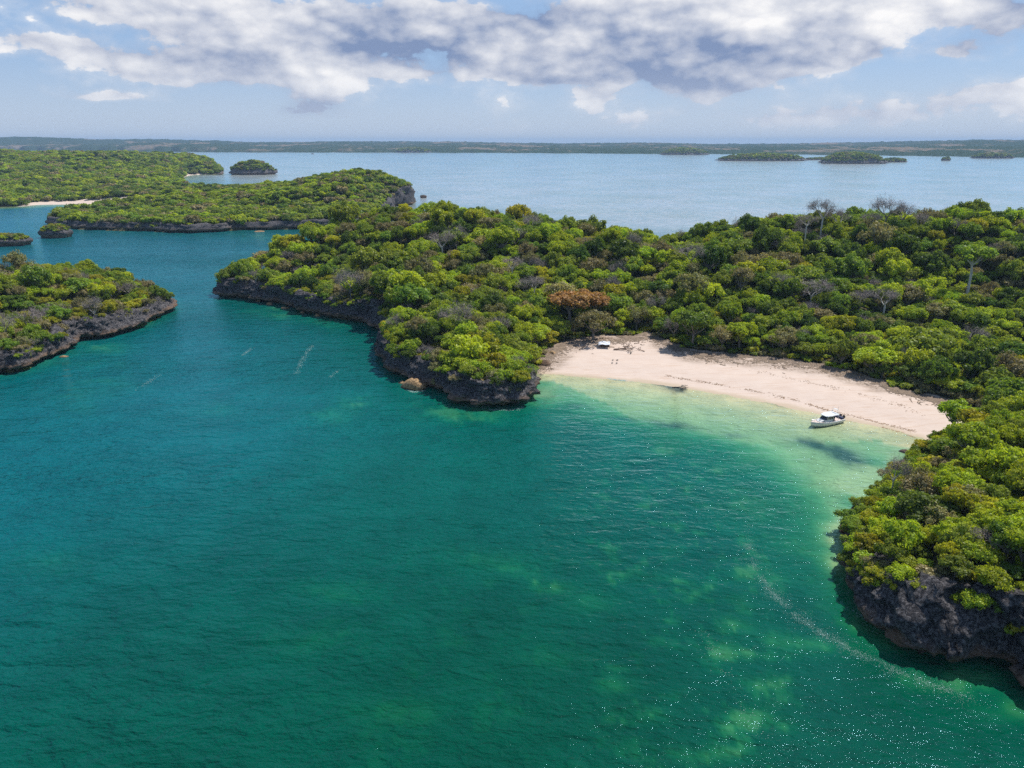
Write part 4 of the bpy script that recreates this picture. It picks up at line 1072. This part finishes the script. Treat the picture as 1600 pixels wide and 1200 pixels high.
def build_hills():
    az = np.radians(np.arange(-62, 62, 0.09)); u = 800 + F_PX * np.tan(np.clip(az, -1.2, 1.2)) / math.cos(PITCH) * 1.0
    # pixel column near the horizon for this azimuth
    u = 800 + F_PX * np.tan(az) * math.cos(PITCH) * (1 + math.tan(PITCH) ** 2)
    uc = np.clip(u, -300, 1900)
    vs = np.interp(uc, [-300, 0, 200, 400, 800, 1000, 1200, 1400, 1600, 1900], [232, 232.6, 234.5, 236.6, 238.2, 239.3, 239.3, 240.2, 240.6, 241])
    vt = np.interp(uc, [-300, 0, 60, 150, 250, 330, 400, 480, 560, 640, 700, 800, 900, 1000, 1100, 1200, 1300, 1400, 1450, 1520, 1600, 1900], [215, 216, 215.6, 218.5, 217.4, 219.5, 222, 221.5, 220.6, 221, 221.3, 223, 223.5, 222.8, 224.2, 223.8, 222.6, 221.5, 220.5, 219.2, 219.8, 218])
    px = 1 / (F_PX / math.cos(PITCH))          # radians per pixel near the horizon
    r0 = CAM_H / np.tan((vs - HORIZON) * px)
    r0 = r0 + (fbm(uc / 14, 0, 0, 5, 3) - .5) * 260
    rt = 9300.0
    Ht = CAM_H + (HORIZON - vt) * px * rt
    K = 46; rows = []
    for k in range(K):
        f = k / (K - 1) * 1.08
        r = r0 + (rt - r0) * min(f, 1.3) ** 1.3
        x, y = np.sin(az) * r, np.cos(az) * r
        env = sstep(0, .10, f) * (0.20 + .8 * min(f, 1) ** .8)
        ridge = fbm(x / 620, y / 420, 0, 41, 4, .5)
        z = Ht * env * (0.42 + .85 * ridge) if f < .9 else Ht * (0.80 + .30 * ridge)
        z = np.minimum(z, CAM_H + (HORIZON - vt) * px * r * 1.0 + np.where(HORIZON - vt < 0, 0, 0))
        z = z + (fbm(x / 60, y / 60, 0, 43, 3, .7) - .5) * 22 * sstep(0.01, .05, f) - (1 - sstep(0, .012, f)) * 3
        if f > 1.02: z = z - 60
        rows.append(np.column_stack([x, y, z]))
    N = len(az); V = np.vstack(rows); idx = np.arange(K * N).reshape(K, N)
    f = np.stack([idx[:-1, :-1], idx[:-1, 1:], idx[1:, 1:], idx[1:, :-1]], -1).reshape(-1, 4)
    tag(link('hills', mesh_from('hills', V, f, True, (M['hills'],))), 'low blue-green hills with dry patches along the horizon', kind='structure')
build_hills()

# ------------------------------------------------------------------ islets, wooded islands and rocks
def mound(name, u0, u1, vb, vtop, label, cat, depth_ratio=.55, trees_r=5.0, tree_h=7.0, rock_h=3.0, seed=1, veg=True, group=None, bump=1.0, side=0.0, step=None, near=False):
    """islet whose waterline spans u0..u1 at row vb and whose top is at row vtop"""
    c = U((u0 + u1) / 2, vb); a = U(u0, vb); b = U(u1, vb); W = math.hypot(a[0] - b[0], a[1] - b[1]) / 2; Dp = W * depth_ratio
    dist = math.hypot(*c); cy_ = c[1] + Dp
    x, y, z = UY((u0 + u1) / 2, vtop, cy_); H = max(z, 1.5) - (tree_h if veg else 0)
    H = max(H, rock_h + .3)
    o = empty(name, (c[0], cy_, 0)); tag(o, label, cat, group)
    n = 72; K = 16; rows = []
    th = np.linspace(0, 2 * np.pi, n, endpoint=False)
    rr0 = 1 + (fbm(np.cos(th) * 2.2, np.sin(th) * 2.2, 0, seed, 3) - .5) * .55
    prof = [(0.90, -1.5), (0.90, .25), (0.97, .5), (1.02, .8), (1.0, 1.0)]
    for (s, zz) in prof: rows.append((rr0 * s, np.full(n, zz * rock_h if zz > 0 else zz)))
    for s in np.linspace(.95, 0.0, K):
        sk = side * np.cos(th) * s
        rows.append((rr0 * s, rock_h + (H - rock_h) * np.clip(1 - s ** 2.2 + sk * .5 * (1 - s), 0, 1.2)))
    V = []
    for i, (r, z) in enumerate(rows):
        X = np.cos(th) * r * W; Y = np.sin(th) * r * Dp
        k = min(W * .10, 2.6); dn = (ridged(X / 3.0 + seed, Y / 3.0, z / 3.5, seed, 3) - .5) * k * (1.0 if r.max() > .05 else 0) * bump
        zz = z + (ridged(X / 2.1, Y / 2.1, 0, seed + 8, 3) - .5) * (1.3 if not veg else .8) * (0 if i < 3 else 1) * min(1, W / 8) * bump
        V.append(np.column_stack([X + np.cos(th) * dn, Y + np.sin(th) * dn, zz]))
    V = np.vstack(V); R_ = len(rows); idx = np.arange(R_ * n).reshape(R_, n)
    f = np.stack([idx[:-1], np.roll(idx, -1, 1)[:-1], np.roll(idx, -1, 1)[1:], idx[1:]], -1).reshape(-1, 4)
    link('rock_base', mesh_from('rock_base', V, f, False, (M['rock'],)), o)
    if veg:
        sp = step or trees_r * 1.15; P = []; I = []; S = []; Ro = []
        for X, Y in zip(*jitter_points(-W * 1.1, W * 1.1, -Dp * 1.1, Dp * 1.1, sp)):
            th_ = math.atan2(Y / Dp, X / W); s = math.hypot(X / W, Y / Dp); lim = np.interp(th_ % (2 * math.pi), np.append(th, 2 * math.pi), np.append(rr0, rr0[0]))
            s /= lim
            if s > .93: continue
            z = rock_h + (H - rock_h) * max(0, 1 - s ** 2.2 + side * math.cos(th_) * s * .5 * (1 - s))
            r = trees_r * rnd.uniform(.7, 1.35) * (.8 if s > .8 else 1)
            kk = rnd.choice(['far_bright', 'far_mid', 'far_mid', 'far_dark', 'far_grey'] if not near else ['bright', 'mid', 'mid', 'shrub', 'grey', 'shrub', 'yellow'])
            P.append((X, Y, z - r * .45)); I.append(rnd.choice(PROTO[kk])); S.append((r, r, r * rnd.uniform(.8, 1.2))); Ro.append((0, 0, rnd.uniform(0, 6.28)))
        w = scatter('woodland' if not near else 'bushes', P, I, S, Ro, o); w['kind'] = 'stuff'
    return o
mound('wooded_island', 351, 423, 273.5, 249, 'round wooded islet in the inlet beyond the left peninsula', 'islet', .8, 5, 7, 5, 3)
mound('wooded_island', 1131, 1268, 251.5, 239, 'long low dark-wooded island on the far right bay', 'island', .3, 6, 7, 3, 5, group='far wooded islands')
mound('wooded_island', 1291, 1398, 256, 237, 'green humped island with a pointed right end on the far bay', 'island', .5, 6, 7, 4, 7, side=-.3, group='far wooded islands')
mound('wooded_island', 1378, 1424, 253.5, 246, 'thin dark spit behind the humped far island', 'island', .4, 5, 6, 2, 8, group='far wooded islands')
mound('wooded_island', 1262, 1300, 250.0, 245, 'low strip of trees linking the two far islands', 'island', .4, 4, 6, 1.5, 9, group='far wooded islands')
mound('wooded_island', 1034, 1112, 242, 230, 'small pale green island close to the far shore', 'island', .6, 6, 7, 3, 11, group='far wooded islands')
mound('wooded_island', 1526, 1592, 247.6, 238.5, 'long dark wooded islet at the right edge of the far bay', 'island', .4, 6, 7, 4, 14, group='far wooded islands')
mound('wooded_island', 612, 672, 238.4, 230, 'dark wooded knoll against the far shore left of centre', 'island', .5, 8, 8, 4, 15, group='far wooded islands')
mound('rock_islet', 1474, 1488, 251, 245.5, 'tiny dark bushy rock alone on the far right bay', 'rock', .8, 4, 3, 4, 17)
mound('rock_islet', 55, 102, 372.5, 349.5, 'undercut limestone stack topped with bushes in the left channel', 'rock', .75, 1.7, 1.6, 4.2, 19, near=True, side=-.5, bump=1.3)
mound('rock_islet', -55, 35, 386, 365, 'low rocky islet with green cap cut by the left edge', 'rock', .6, 2.4, 2.0, 3.6, 21, near=True, side=-.6, bump=1.2)
mound('sea_rock', 656, 666, 309.5, 304.5, 'small dark rock off the peninsula headland', 'rock', .8, veg=False, rock_h=2.5, seed=23)
mound('sea_rock', 426, 433, 268.2, 265.6, 'tiny dark rock beside the round wooded islet', 'rock', .8, veg=False, rock_h=2.2, seed=25)
mound('sea_rock', 486, 490, 236.9 + 4, 239.5, 'speck of rock on the open bay', 'rock', .8, veg=False, rock_h=2.2, seed=27)

def boulder(u, v, w, h, label, mat='rock', seed=1, name='boulder', asp=.8, rz=0.0, z=-.3, group=None):
    x, y = U(u, v); n, m = 16, 9; V = []
    for j in range(m + 1):
        ph = math.pi * j / m
        for i in range(n):
            a = 2 * math.pi * i / n; V.append((math.sin(ph) * math.cos(a), math.sin(ph) * math.sin(a) * asp, math.cos(ph)))
    V = np.array(V); k = 1 + (ridged(V[:, 0] * 1.4 + seed, V[:, 1] * 1.4, V[:, 2] * 1.4, seed, 3) - .55) * .9
    V = V * k[:, None]; V[:, :2] *= w / 2; V[:, 2] = V[:, 2] * h * (0.9) 
    f = [(j * n + i, j * n + (i + 1) % n, (j + 1) * n + (i + 1) % n, (j + 1) * n + i)[::-1] for j in range(m) for i in range(n)]
    o = link(name, mesh_from(name, V, np.array(f), False, (M[mat],)), None, (x, y, z)); o.rotation_euler[2] = rz
    return tag(o, label, 'rock', group)
boulder(648, 606, 7.0, 3.0, 'tan boulder standing in the water off the promontory', 'tan_rock', 3, asp=.6, rz=-.3)
boulder(628, 598, 2.6, .7, 'flat wave-washed rock left of the tan boulder', 'tan_rock', 5)
boulder(100, 553.5 + 4, 3.2, .7, 'low brown reef rock off the left-edge island', 'tan_rock', 6, asp=.5)
boulder(404, 471, 2.6, 1.2, 'pale rock at the foot of the far left tip', 'tan_rock', 7)
boulder(421, 476, 3.0, 1.2, 'rounded pale rock under the far left tip cliff', 'tan_rock', 8)
boulder(446, 482, 3.4, 1.0, 'flat pale rock ledge below the far left tip', 'tan_rock', 9)
boulder(496, 494, 2.2, 1.3, 'upright brown rock below the left cliff', 'tan_rock', 10)
boulder(473, 489, 1.8, 1.0, 'little brown rock between the ledge and upright rock', 'tan_rock', 12)
boulder(622, 321, 9, 5, 'brown rock at the foot of the peninsula headland', 'tan_rock', 11)
boulder(405, 362, 8, 1.0, 'flat pale rock shelf under the peninsula trees', 'tan_rock', 14)
boulder(1413, 706, 2.4, .8, 'small dark rock where the beach meets the near headland', 'rock', 15)
boulder(851, 572, 3.2, 1.6, 'dark rock on the sand at the left end of the beach', 'rock', 16, z=.4)
boulder(862, 558, 2.6, 1.3, 'brown rock under the bushes at the left beach end', 'tan_rock', 18, z=.8)

# ------------------------------------------------------------------ boat
M['gel'] = simple_mat('white_gelcoat', (0.80, 0.80, 0.78), .25, .02)
M['deckm'] = simple_mat('deck_sand', (0.62, 0.50, 0.44), .7, .06)
M['glassm'] = simple_mat('dark_glass', (0.03, 0.035, 0.05), .08, .1)
M['black'] = simple_mat('black_plastic', (0.02, 0.02, 0.022), .4, .1)
M['navy'] = simple_mat('navy_cloth', (0.04, 0.05, 0.11), .8, .1)
M['steel'] = simple_mat('steel', (0.6, 0.6, 0.62), .3, .05, metallic=.9)
M['boot'] = simple_mat('boot_stripe', (0.05, 0.06, 0.06), .5, .1)
def build_boat():
    bw = U(1267, 668); st = U(1313, 657.5); cx, cy_ = (bw[0] + st[0]) / 2, (bw[1] + st[1]) / 2
    L = math.hypot(bw[0] - st[0], bw[1] - st[1]); print('boat length', L)
    rz = math.atan2(bw[1] - st[1], bw[0] - st[0])
    o = empty('motorboat', (cx, cy_, 0), rz); tag(o, 'white cabin motorboat with hardtop moored off the beach', 'boat')
    k = L / 8.6; o.scale = (k, k, k)
    X = [-4.2, -3.0, -1.5, 0, 1.5, 2.6, 3.5, 4.1, 4.5]
    B = [1.25, 1.32, 1.38, 1.38, 1.28, 1.02, .66, .32, .04]
    S = [.82, .82, .84, .90, 1.0, 1.10, 1.20, 1.27, 1.32]
    Kz = [-.35, -.38, -.4, -.4, -.38, -.30, -.12, .25, .8]
    secs = []; belt = []
    for x, b, s, kz in zip(X, B, S, Kz):
        c = kz + (s - kz) * .38
        secs.append([(x, 0, kz), (x, b * .82, c), (x, b * .97, (c + s) / 2), (x, b, s), (x, b * .88, s), (x, b * .86, s - .12), (x, -b * .86, s - .12), (x, -b * .88, s), (x, -b, s), (x, -b * .97, (c + s) / 2), (x, -b * .82, c)])
        belt.append((x, b, s))
    m = MB(); m.loft(secs); m.build('hull', M['gel'], o)
    m = MB()
    for sgn in (1, -1):
        m.tube([(x, sgn * (b + .02), s - .22) for x, b, s in belt], .03, 4)
    m.build('rub_rail', M['steel'], o)
    m = MB(); n = len(X)
    m.add([(x, sgn * b * .80, s - .06) for x, b, s in belt[3:] for sgn in (1, -1)], [(2 * i, 2 * i + 1, 2 * i + 3, 2 * i + 2)[::-1] for i in range(5)])
    m.build('foredeck', M['deckm'], o)
    m = MB(); m.box((-2.2, 0, .76), (3.6, 2.05, .06)); m.build('cockpit_floor', M['deckm'], o)
    # trunk cabin and windows
    m = MB(); m.loft([[(x, -w, .8), (x, w, .8), (x, w * .82, h), (x, -w * .82, h)] for x, w, h in ((-.9, .95, 1.25), (.4, 1.0, 1.32), (1.3, .95, 1.30), (2.5, .6, 1.16))]); cab = m.build('cabin', M['gel'], o)
    m = MB(); m.add([(1.15, -.8, 1.32), (1.15, .8, 1.32), (.45, .72, 2.02), (.45, -.72, 2.02)], [(0, 1, 2, 3)]); m.add([(1.19, -.8, 1.30), (1.19, .8, 1.30), (.49, .72, 2.0), (.49, -.72, 2.0)], [(3, 2, 1, 0)]); m.build('windscreen', M['glassm'], cab)
    for sgn in (1, -1):
        m = MB(); m.box((-.1, sgn * .87, 1.66), (1.3, .03, .52)); m.build('side_window', M['glassm'], cab)
        m = MB(); m.box((1.7, sgn * .80, 1.12), (.7, .03, .16), sgn * -.12); m.build('side_window', M['glassm'], cab)
    m = MB(); m.box((1.95, .0, 1.28), (.42, .42, .05)); m.build('hatch', M['glassm'], o)
    m = MB(); m.loft([[(x, -w, h), (x, w, h), (x, w * .9, h + .11), (x, -w * .9, h + .11)] for x, w, h in ((-2.5, 1.0, 2.10), (-1.5, 1.12, 2.14), (0, 1.12, 2.16), (.8, .95, 2.10), (1.05, .7, 2.06))]); m.build('hardtop', M['gel'], o)
    m = MB()
    for px_, py_ in ((-2.3, .95), (-2.3, -.95), (-.75, .98), (-.75, -.98), (.6, .85), (.6, -.85)): m.tube([(px_ - .1, py_, .8), (px_, py_, 2.13)], .035, 5)
    m.build('hardtop_frame', M['steel'], o)
    for sgn in (1, -1):
        m = MB(); m.box((-1.35, sgn * .45, 1.05), (.5, .5, .5)); m.box((-1.6, sgn * .45, 1.45), (.12, .5, .45)); m.build('seat', M['navy'], o)
    m = MB(); m.box((-3.75, 0, 1.0), (.55, 1.9, .4)); m.build('stern_bench', M['navy'], o)
    for sgn in (.42, -.42):
        m = MB(); m.loft([[(x, sgn - w, z0), (x, sgn + w, z0), (x, sgn + w * .8, z1), (x, sgn - w * .8, z1)] for x, w, z0, z1 in ((-4.95, .13, .75, 1.2), (-4.7, .2, .7, 1.38), (-4.35, .17, .75, 1.32))]); e = m.build('outboard_motor', M['black'], o)
        m = MB(); m.box((-4.6, sgn, .2), (.22, .12, 1.1)); m.build('motor_leg', M['black'], e)
    m = MB(); pts = [(.9, 1.12, 1.0), (1.8, 1.0, 1.55), (3.0, .75, 1.68), (4.0, .3, 1.8), (4.35, 0, 1.82)]
    m.tube(pts + [(x, -y, z) for x, y, z in pts[::-1][1:]], .03, 4)
    for x, y, z in pts[1:4]:
        for sgn in (1, -1): m.tube([(x, sgn * y, z), (x, sgn * (y + .05), z - .52)], .022, 4)
    m.build('bow_rail', M['steel'], o)
    m = MB(); m.tube([(-2.1, .7, 2.2), (-2.2, .7, 3.9)], .025, 4); m.tube([(-2.1, -.7, 2.2), (-2.3, -.7, 3.5)], .02, 4)
    m.tube([(-2.2, -.75, 2.2), (-2.35, -.5, 2.95), (-2.35, .5, 2.95), (-2.2, .75, 2.2)], .035, 5); m.box((-2.35, 0, 3.02), (.35, .9, .06)); m.build('radar_arch', M['gel'], o)
build_boat()

# ------------------------------------------------------------------ things on the beach
def gz(x, y): return float(A.height(np.array([x]), np.array([y]))[0])
def at_beach(u, v):
    x, y = U(u, v, 1.0)
    for _ in range(4): z = gz(x, y); x, y = U(u, v, z)
    return x, y, z
def build_shelter():
    x, y, z = at_beach(944, 543); o = empty('beach_shelter', (x, y, z), -.15); tag(o, 'small shelter with white tarpaulin roof at the back of the beach', 'shelter')
    m = MB(); W, Dd = 2.0, 1.5; g = []
    for i in range(9):
        for j in range(7):
            a, b = i / 8 * 2 - 1, j / 6 * 2 - 1
            g.append((a * W, b * Dd, 1.95 - .25 * abs(b) ** 1.5 + .12 * math.sin(a * 5 + b * 3) - .15 * a * a + b * .2))
    f = [(i * 7 + j, (i + 1) * 7 + j, (i + 1) * 7 + j + 1, i * 7 + j + 1) for i in range(8) for j in range(6)]
    m.add(g, f); m.add([(p[0], p[1], p[2] - .04) for p in g], [q[::-1] for q in f]); m.build('tarpaulin', simple_mat('tarp', (.74, .77, .82), .6, .06), o)
    for sx in (1, -1):
        for sy in (1, -1):
            m = MB(); m.tube([(sx * W * .9, sy * Dd * .85, -.3), (sx * W * .88 + .05, sy * Dd * .85, 1.75)], [.07, .05], 5); m.build('post', M['drift'], o)
    m = MB(); m.tube([(-W, 0, 1.95), (W, .05, 1.95)], .05, 5); m.build('ridge_pole', M['drift'], o)
    m = MB(); m.box((-.5, .3, .45), (1.7, .7, .08)); [m.box((-.5 + a, .3 + b, .2), (.09, .09, .5)) for a in (-.7, .7) for b in (-.25, .25)]; m.build('table', M['drift'], o)
    m = MB(); m.box((0, 1.35, .75), (3.6, .05, 1.3)); m.build('back_screen', simple_mat('mat_weave', (.17, .12, .08), .9, .3), o)
build_shelter()
for k, (u, v, s, l) in enumerate(((957.5, 563.5, .8, 'top left'), (964.5, 563.5, 1.1, 'top right'), (956.5, 568, .9, 'bottom left'), (963.5, 568.3, 1.0, 'bottom right'))):
    x, y, z = at_beach(u, v); m = MB(); q = rnd.uniform(0, 3)
    m.box((0, 0, .18), (.42 * s, .36 * s, .07), q); [m.tube([(.15 * a, .12 * b, -.1), (.12 * a, .1 * b, .16)], .03, 4) for a in (1, -1) for b in (1, -1)]
    oo = empty('beach_stool', (x, y, z)); tag(oo, 'little dark stool on the sand, %s of the square of four' % l, 'stool', 'four stools set in a square on the sand')
    m2 = MB(); m2.box((0, 0, .3), (.5 * s, .42 * s, .09), q); m2.build('seat', M['boot'], oo)
    for a in (1, -1):
        for b in (1, -1): m3 = MB(); m3.tube([(.19 * a * s, .15 * b * s, -.1), (.15 * a * s, .12 * b * s, .27)], .03, 4); m3.build('leg', M['boot'], oo)
x, y, z = at_beach(985.5, 553); m = MB(); m.tube([(0, 0, -.2), (.05, 0, .5), (.02, .03, .85)], [.22, .2, .15], 7)
oo = link('wooden_stump', m.mesh('wooden_stump', M['boot']), None, (x, y, z)); tag(oo, 'single dark stump at the upper edge of the bare sand', 'stump')

def fallen(u, v, s, rz, label, seed, levels=3, mat='drift', name='fallen_tree', sink=0.0, flat=.4, cat='driftwood', zfix=None):
    x, y, z = at_beach(u, v)
    if zfix is not None: x, y = U(u, v, zfix); z = zfix
    q = random.Random(seed); tr = MB(); tw = MB()
    def grow(p, d, ln, r, lev):
        e = p + d * ln; mm = (p + e) / 2 + Vector((q.uniform(-1, 1), q.uniform(-1, 1), q.uniform(-.1, .5))) * ln * .12
        (tr if lev < 1 else tw).tube([p, mm, e], [r, r * .8, r * .5], 5 if lev < 2 else 3)
        if lev >= levels: return
        for _ in range(3):
            nd = (d + Vector((q.uniform(-1, 1), q.uniform(-1, 1), q.uniform(-.2, .7) * flat)) * .85).normalized()
            grow(mm.lerp(e, q.uniform(.2, 1)), nd, ln * .66, r * .6, lev + 1)
    grow(Vector((-s * .5, 0, .15)), Vector((1, 0, .08)), s * .55, s * .045, 0)
    o = empty(name, (x, y, z - sink), rz); tag(o, label, cat)
    tr.build('trunk', M[mat], o); tw.build('branches', M[mat], o)
    return o
fallen(975, 546, 7.5, .15, 'dark fallen tree lying beside the beach shelter', 4, 3)
fallen(1000, 548, 3.6, 2.4, 'broken branch on the litter right of the fallen tree', 9, 2)
fallen(910, 545, 4.0, .9, 'bleached branch on the litter left of the shelter', 14, 2)
fallen(1061, 606, 4.2, -.3, 'dark branchy snag lying in the shallows mid-beach', 21, 4, 'boot', 'snag', 0.22, .03, 'driftwood', .08)
fallen(1172, 556, 3.0, .4, 'short drift log at the tree line mid-beach', 25, 2)
fallen(1110, 558, 3.4, -.2, 'thin drift log on the litter near the broad dark tree', 27, 2)
# round bush and scrub at the right end of the beach
for (u, v, r, mt, lab) in ((1432, 606, 4.2, 'leaf_grey', 'broad olive bush sprawling onto the right end of the beach'), (1492, 622, 3.6, 'leaf_grey', 'dry twiggy bush right of the sprawling olive bush'), (1365, 590, 1.9, 'leaf_mid', 'small green bush in the tree shadow at the beach edge'),
                          (1300, 568, 1.8, 'leaf_grey', 'low grey scrub behind the boat at the sand edge'), (1180, 548, 2.0, 'leaf_bright', 'low bright bush at the sand edge mid-beach'), (1240, 560, 2.2, 'leaf_bright', 'light green bush at the back of the sand, left of the boat')):
    x, y, z = at_beach(u, v)
    cm, L_ = crown_mesh('foliage', int(u), M[mt], nl=1300, ls=.05, lobes=9, flat=.5, base=.12, ragged=.22, thin=.25)
    e = empty('bush', (x, y, z)); e.scale = (r, r, r * .8); tag(e, lab, 'bush', 'bushes along the back of the beach')
    link('foliage', cm, e); link('stem', trunk_mesh('stem', L_, int(v), M['bark'], .3, .03), e)

def scatter_sticks():
    """leaf litter, twigs and coral rubble on the upper beach"""
    q = np.random.RandomState(5); vs = []; fs = []; n0 = 0; b = back_line
    bag = []
    for i in range(26000):
        k = q.rand() * (len(b) - 2); j = int(k); p = b[j] * (1 - k + j) + b[j + 1] * (k - j); off = np.abs(q.normal()) * 4.5
        bag.append((p[0] + q.normal() * 1.0, p[1] - off + .6))
    bag = np.array(bag); bi = beach_in(bag[:, 0], bag[:, 1]); lit = fbm(bag[:, 0] / 4, bag[:, 1] / 4, 0, 6, 3)
    ok = (bi > -2) & (lit + q.rand(len(lit)) * .3 > .58); bag = bag[ok][:7000]; z = A.height(bag[:, 0], bag[:, 1])
    n = len(bag); a = q.rand(n) * math.pi; L = q.gamma(1.6, .22, n) + .12; w = .03 + .05 * q.rand(n) + L * .03
    ca, sa = np.cos(a), np.sin(a); dx = np.column_stack([ca * L, sa * L]); dy = np.column_stack([-sa * w, ca * w]); zz = z[:, None]
    base = np.stack([np.column_stack([bag - dx - dy, z - .02]), np.column_stack([bag + dx - dy, z - .02]), np.column_stack([bag + dx + dy, z - .02]), np.column_stack([bag - dx + dy, z - .02]),
                     np.column_stack([bag - dx * .9, z + w * 2.2 + .04]), np.column_stack([bag + dx * .9, z + w * 2 + .03 + L * .1])], 1).reshape(-1, 3)
    t_ = np.array([(0, 1, 5), (0, 5, 4), (2, 3, 4), (2, 4, 5), (1, 2, 5), (3, 0, 4)])
    F = (np.arange(n)[:, None, None] * 6 + t_[None]).reshape(-1, 3)
    o = link('beach_debris', mesh_from('beach_debris', base, F, False, (simple_mat('litter', (.24, .18, .13), .9, .5, .8),))); tag(o, 'twigs, leaf litter and rubble along the top of the beach', kind='stuff')
scatter_sticks()
def curve_pts(px, n, q, jit, z=0.0):
    P = np.array([U(u, v, z) for u, v in px]); seg = np.linalg.norm(np.diff(P, axis=0), axis=1); c = np.append(0, np.cumsum(seg)); s = q.rand(n) * c[-1]
    X = np.interp(s, c, P[:, 0]); Y = np.interp(s, c, P[:, 1]); X = X + q.normal(size=n) * jit; Y = Y + q.normal(size=n) * jit
    return X, Y, s / c[-1]
def flakes(name, X, Y, Z, size, mat, q, label, asp=.7):
    n = len(X); k = 6; a = np.linspace(0, 2 * np.pi, k, endpoint=False)[None] + q.rand(n, 1) * 6; r = size[:, None] * (.6 + .7 * q.rand(n, k))
    sx = 1.0 + q.rand(n, 1)
    V = np.stack([X[:, None] + np.cos(a) * r * sx, Y[:, None] + np.sin(a) * r * asp, Z[:, None] + 0 * r], -1).reshape(-1, 3)
    F = np.arange(n * k).reshape(n, k)
    tag(link(name, mesh_from(name, V, F, False, (mat,))), label, kind='stuff')
def wrack():
    q = np.random.RandomState(3); Xs = []; Ys = []; Zs = []
    for px, n, j in ((((1040, 586), (1090, 594), (1150, 604), (1210, 616), (1260, 628), (1300, 640), (1350, 651), (1400, 663), (1430, 671)), 1100, .45), (((1180, 583), (1250, 597), (1320, 613), (1400, 634), (1450, 650)), 300, .9), (((845, 585.5), (880, 586), (920, 589)), 260, .18), (((1380, 664), (1410, 672), (1430, 680)), 160, .2)):
        X, Y, s = curve_pts(px, n, q, j, .7); keep = fbm(X / 2.2, Y / 2.2, 0, 31, 2) + q.rand(len(X)) * .25 > .56; Xs.append(X[keep]); Ys.append(Y[keep])
    X = np.concatenate(Xs); Y = np.concatenate(Ys); Z = A.height(X, Y)
    flakes('seaweed_wrack', X, Y, Z + .035, .07 + .12 * q.rand(len(X)), simple_mat('wrack', (.34, .22, .13), .9, .4, 2.0), q, 'brown seaweed line left by the tide along the beach')
wrack()
def foam():
    q = np.random.RandomState(8); Xs = []; Ys = []; Ss = []
    def line(px, n, jit, s0, s1, patch=.5):
        X, Y, s = curve_pts(px, n, q, jit); keep = fbm(X / 1.4, Y / 1.4, 0, 37, 4, .65) + q.rand(n) * .3 > patch; Xs.append(X[keep]); Ys.append(Y[keep]); Ss.append((s0 + (s1 - s0) * q.rand(n) ** 2)[keep])
    main = ((1168, 850), (1180, 885), (1205, 925), (1240, 960), (1290, 993), (1340, 1020), (1400, 1048), (1460, 1072), (1520, 1092))
    line(main, 5500, .42, .010, .04, .56); line(main, 8000, 1.3, .008, .03, .59)
    line(((1235, 690), (1205, 730), (1178, 780), (1168, 850)), 800, .6, .012, .045, .62)
    line(((1100, 985), (1130, 1040), (1150, 1090), (1190, 1150)), 500, .8, .015, .05, .66)
    line(((488, 540), (476, 556), (463, 584)), 900, .5, .03, .10, .54)
    line(((395, 543), (378, 556)), 160, .4, .05, .12, .55); line(((250, 585), (212, 610)), 200, .5, .04, .12, .6)
    line(((515, 590), (530, 578)), 100, .4, .04, .1, .6)
    # white water lapping at the rocks and the sand
    line(((700, 622), (730, 633), (765, 640), (800, 641), (820, 636)), 700, .5, .04, .16, .62); line(((634, 609), (648, 613), (663, 610)), 260, .3, .04, .14, .5)
    line(((948, 591), (965, 594), (985, 595)), 300, .25, .05, .2, .5)
    line(((1325, 930), (1345, 962), (1375, 985)), 260, .6, .02, .09, .62)
    X = np.concatenate(Xs); Y = np.concatenate(Ys); S = np.concatenate(Ss)
    flakes('sea_foam', X, Y, .02 + .03 * q.rand(len(X)), S, simple_mat('foam', (.29, .43, .40), .8, .05), q, 'thin broken foam streaks drifting on the water')
foam()

# ------------------------------------------------------------------ air
def haze():
    m = bpy.data.materials.new('haze'); m.use_nodes = True; t = NT(m.node_tree); t.n.clear(); out = t.new('ShaderNodeOutputMaterial')
    v = t.new('ShaderNodeVolumePrincipled'); v.inputs['Density'].default_value = HAZE; v.inputs['Color'].default_value = (.50, .72, 1.0, 1)
    v.inputs['Anisotropy'].default_value = .0
    t.l.new(v.outputs[0], out.inputs['Volume'])
    b = MB(); b.box((0, 0, 68), (36000, 36000, 144)); o = link('haze', b.mesh('haze', m)); tag(o, 'thin sea haze over the whole bay', kind='stuff')
HAZE = 7.0e-5
haze()
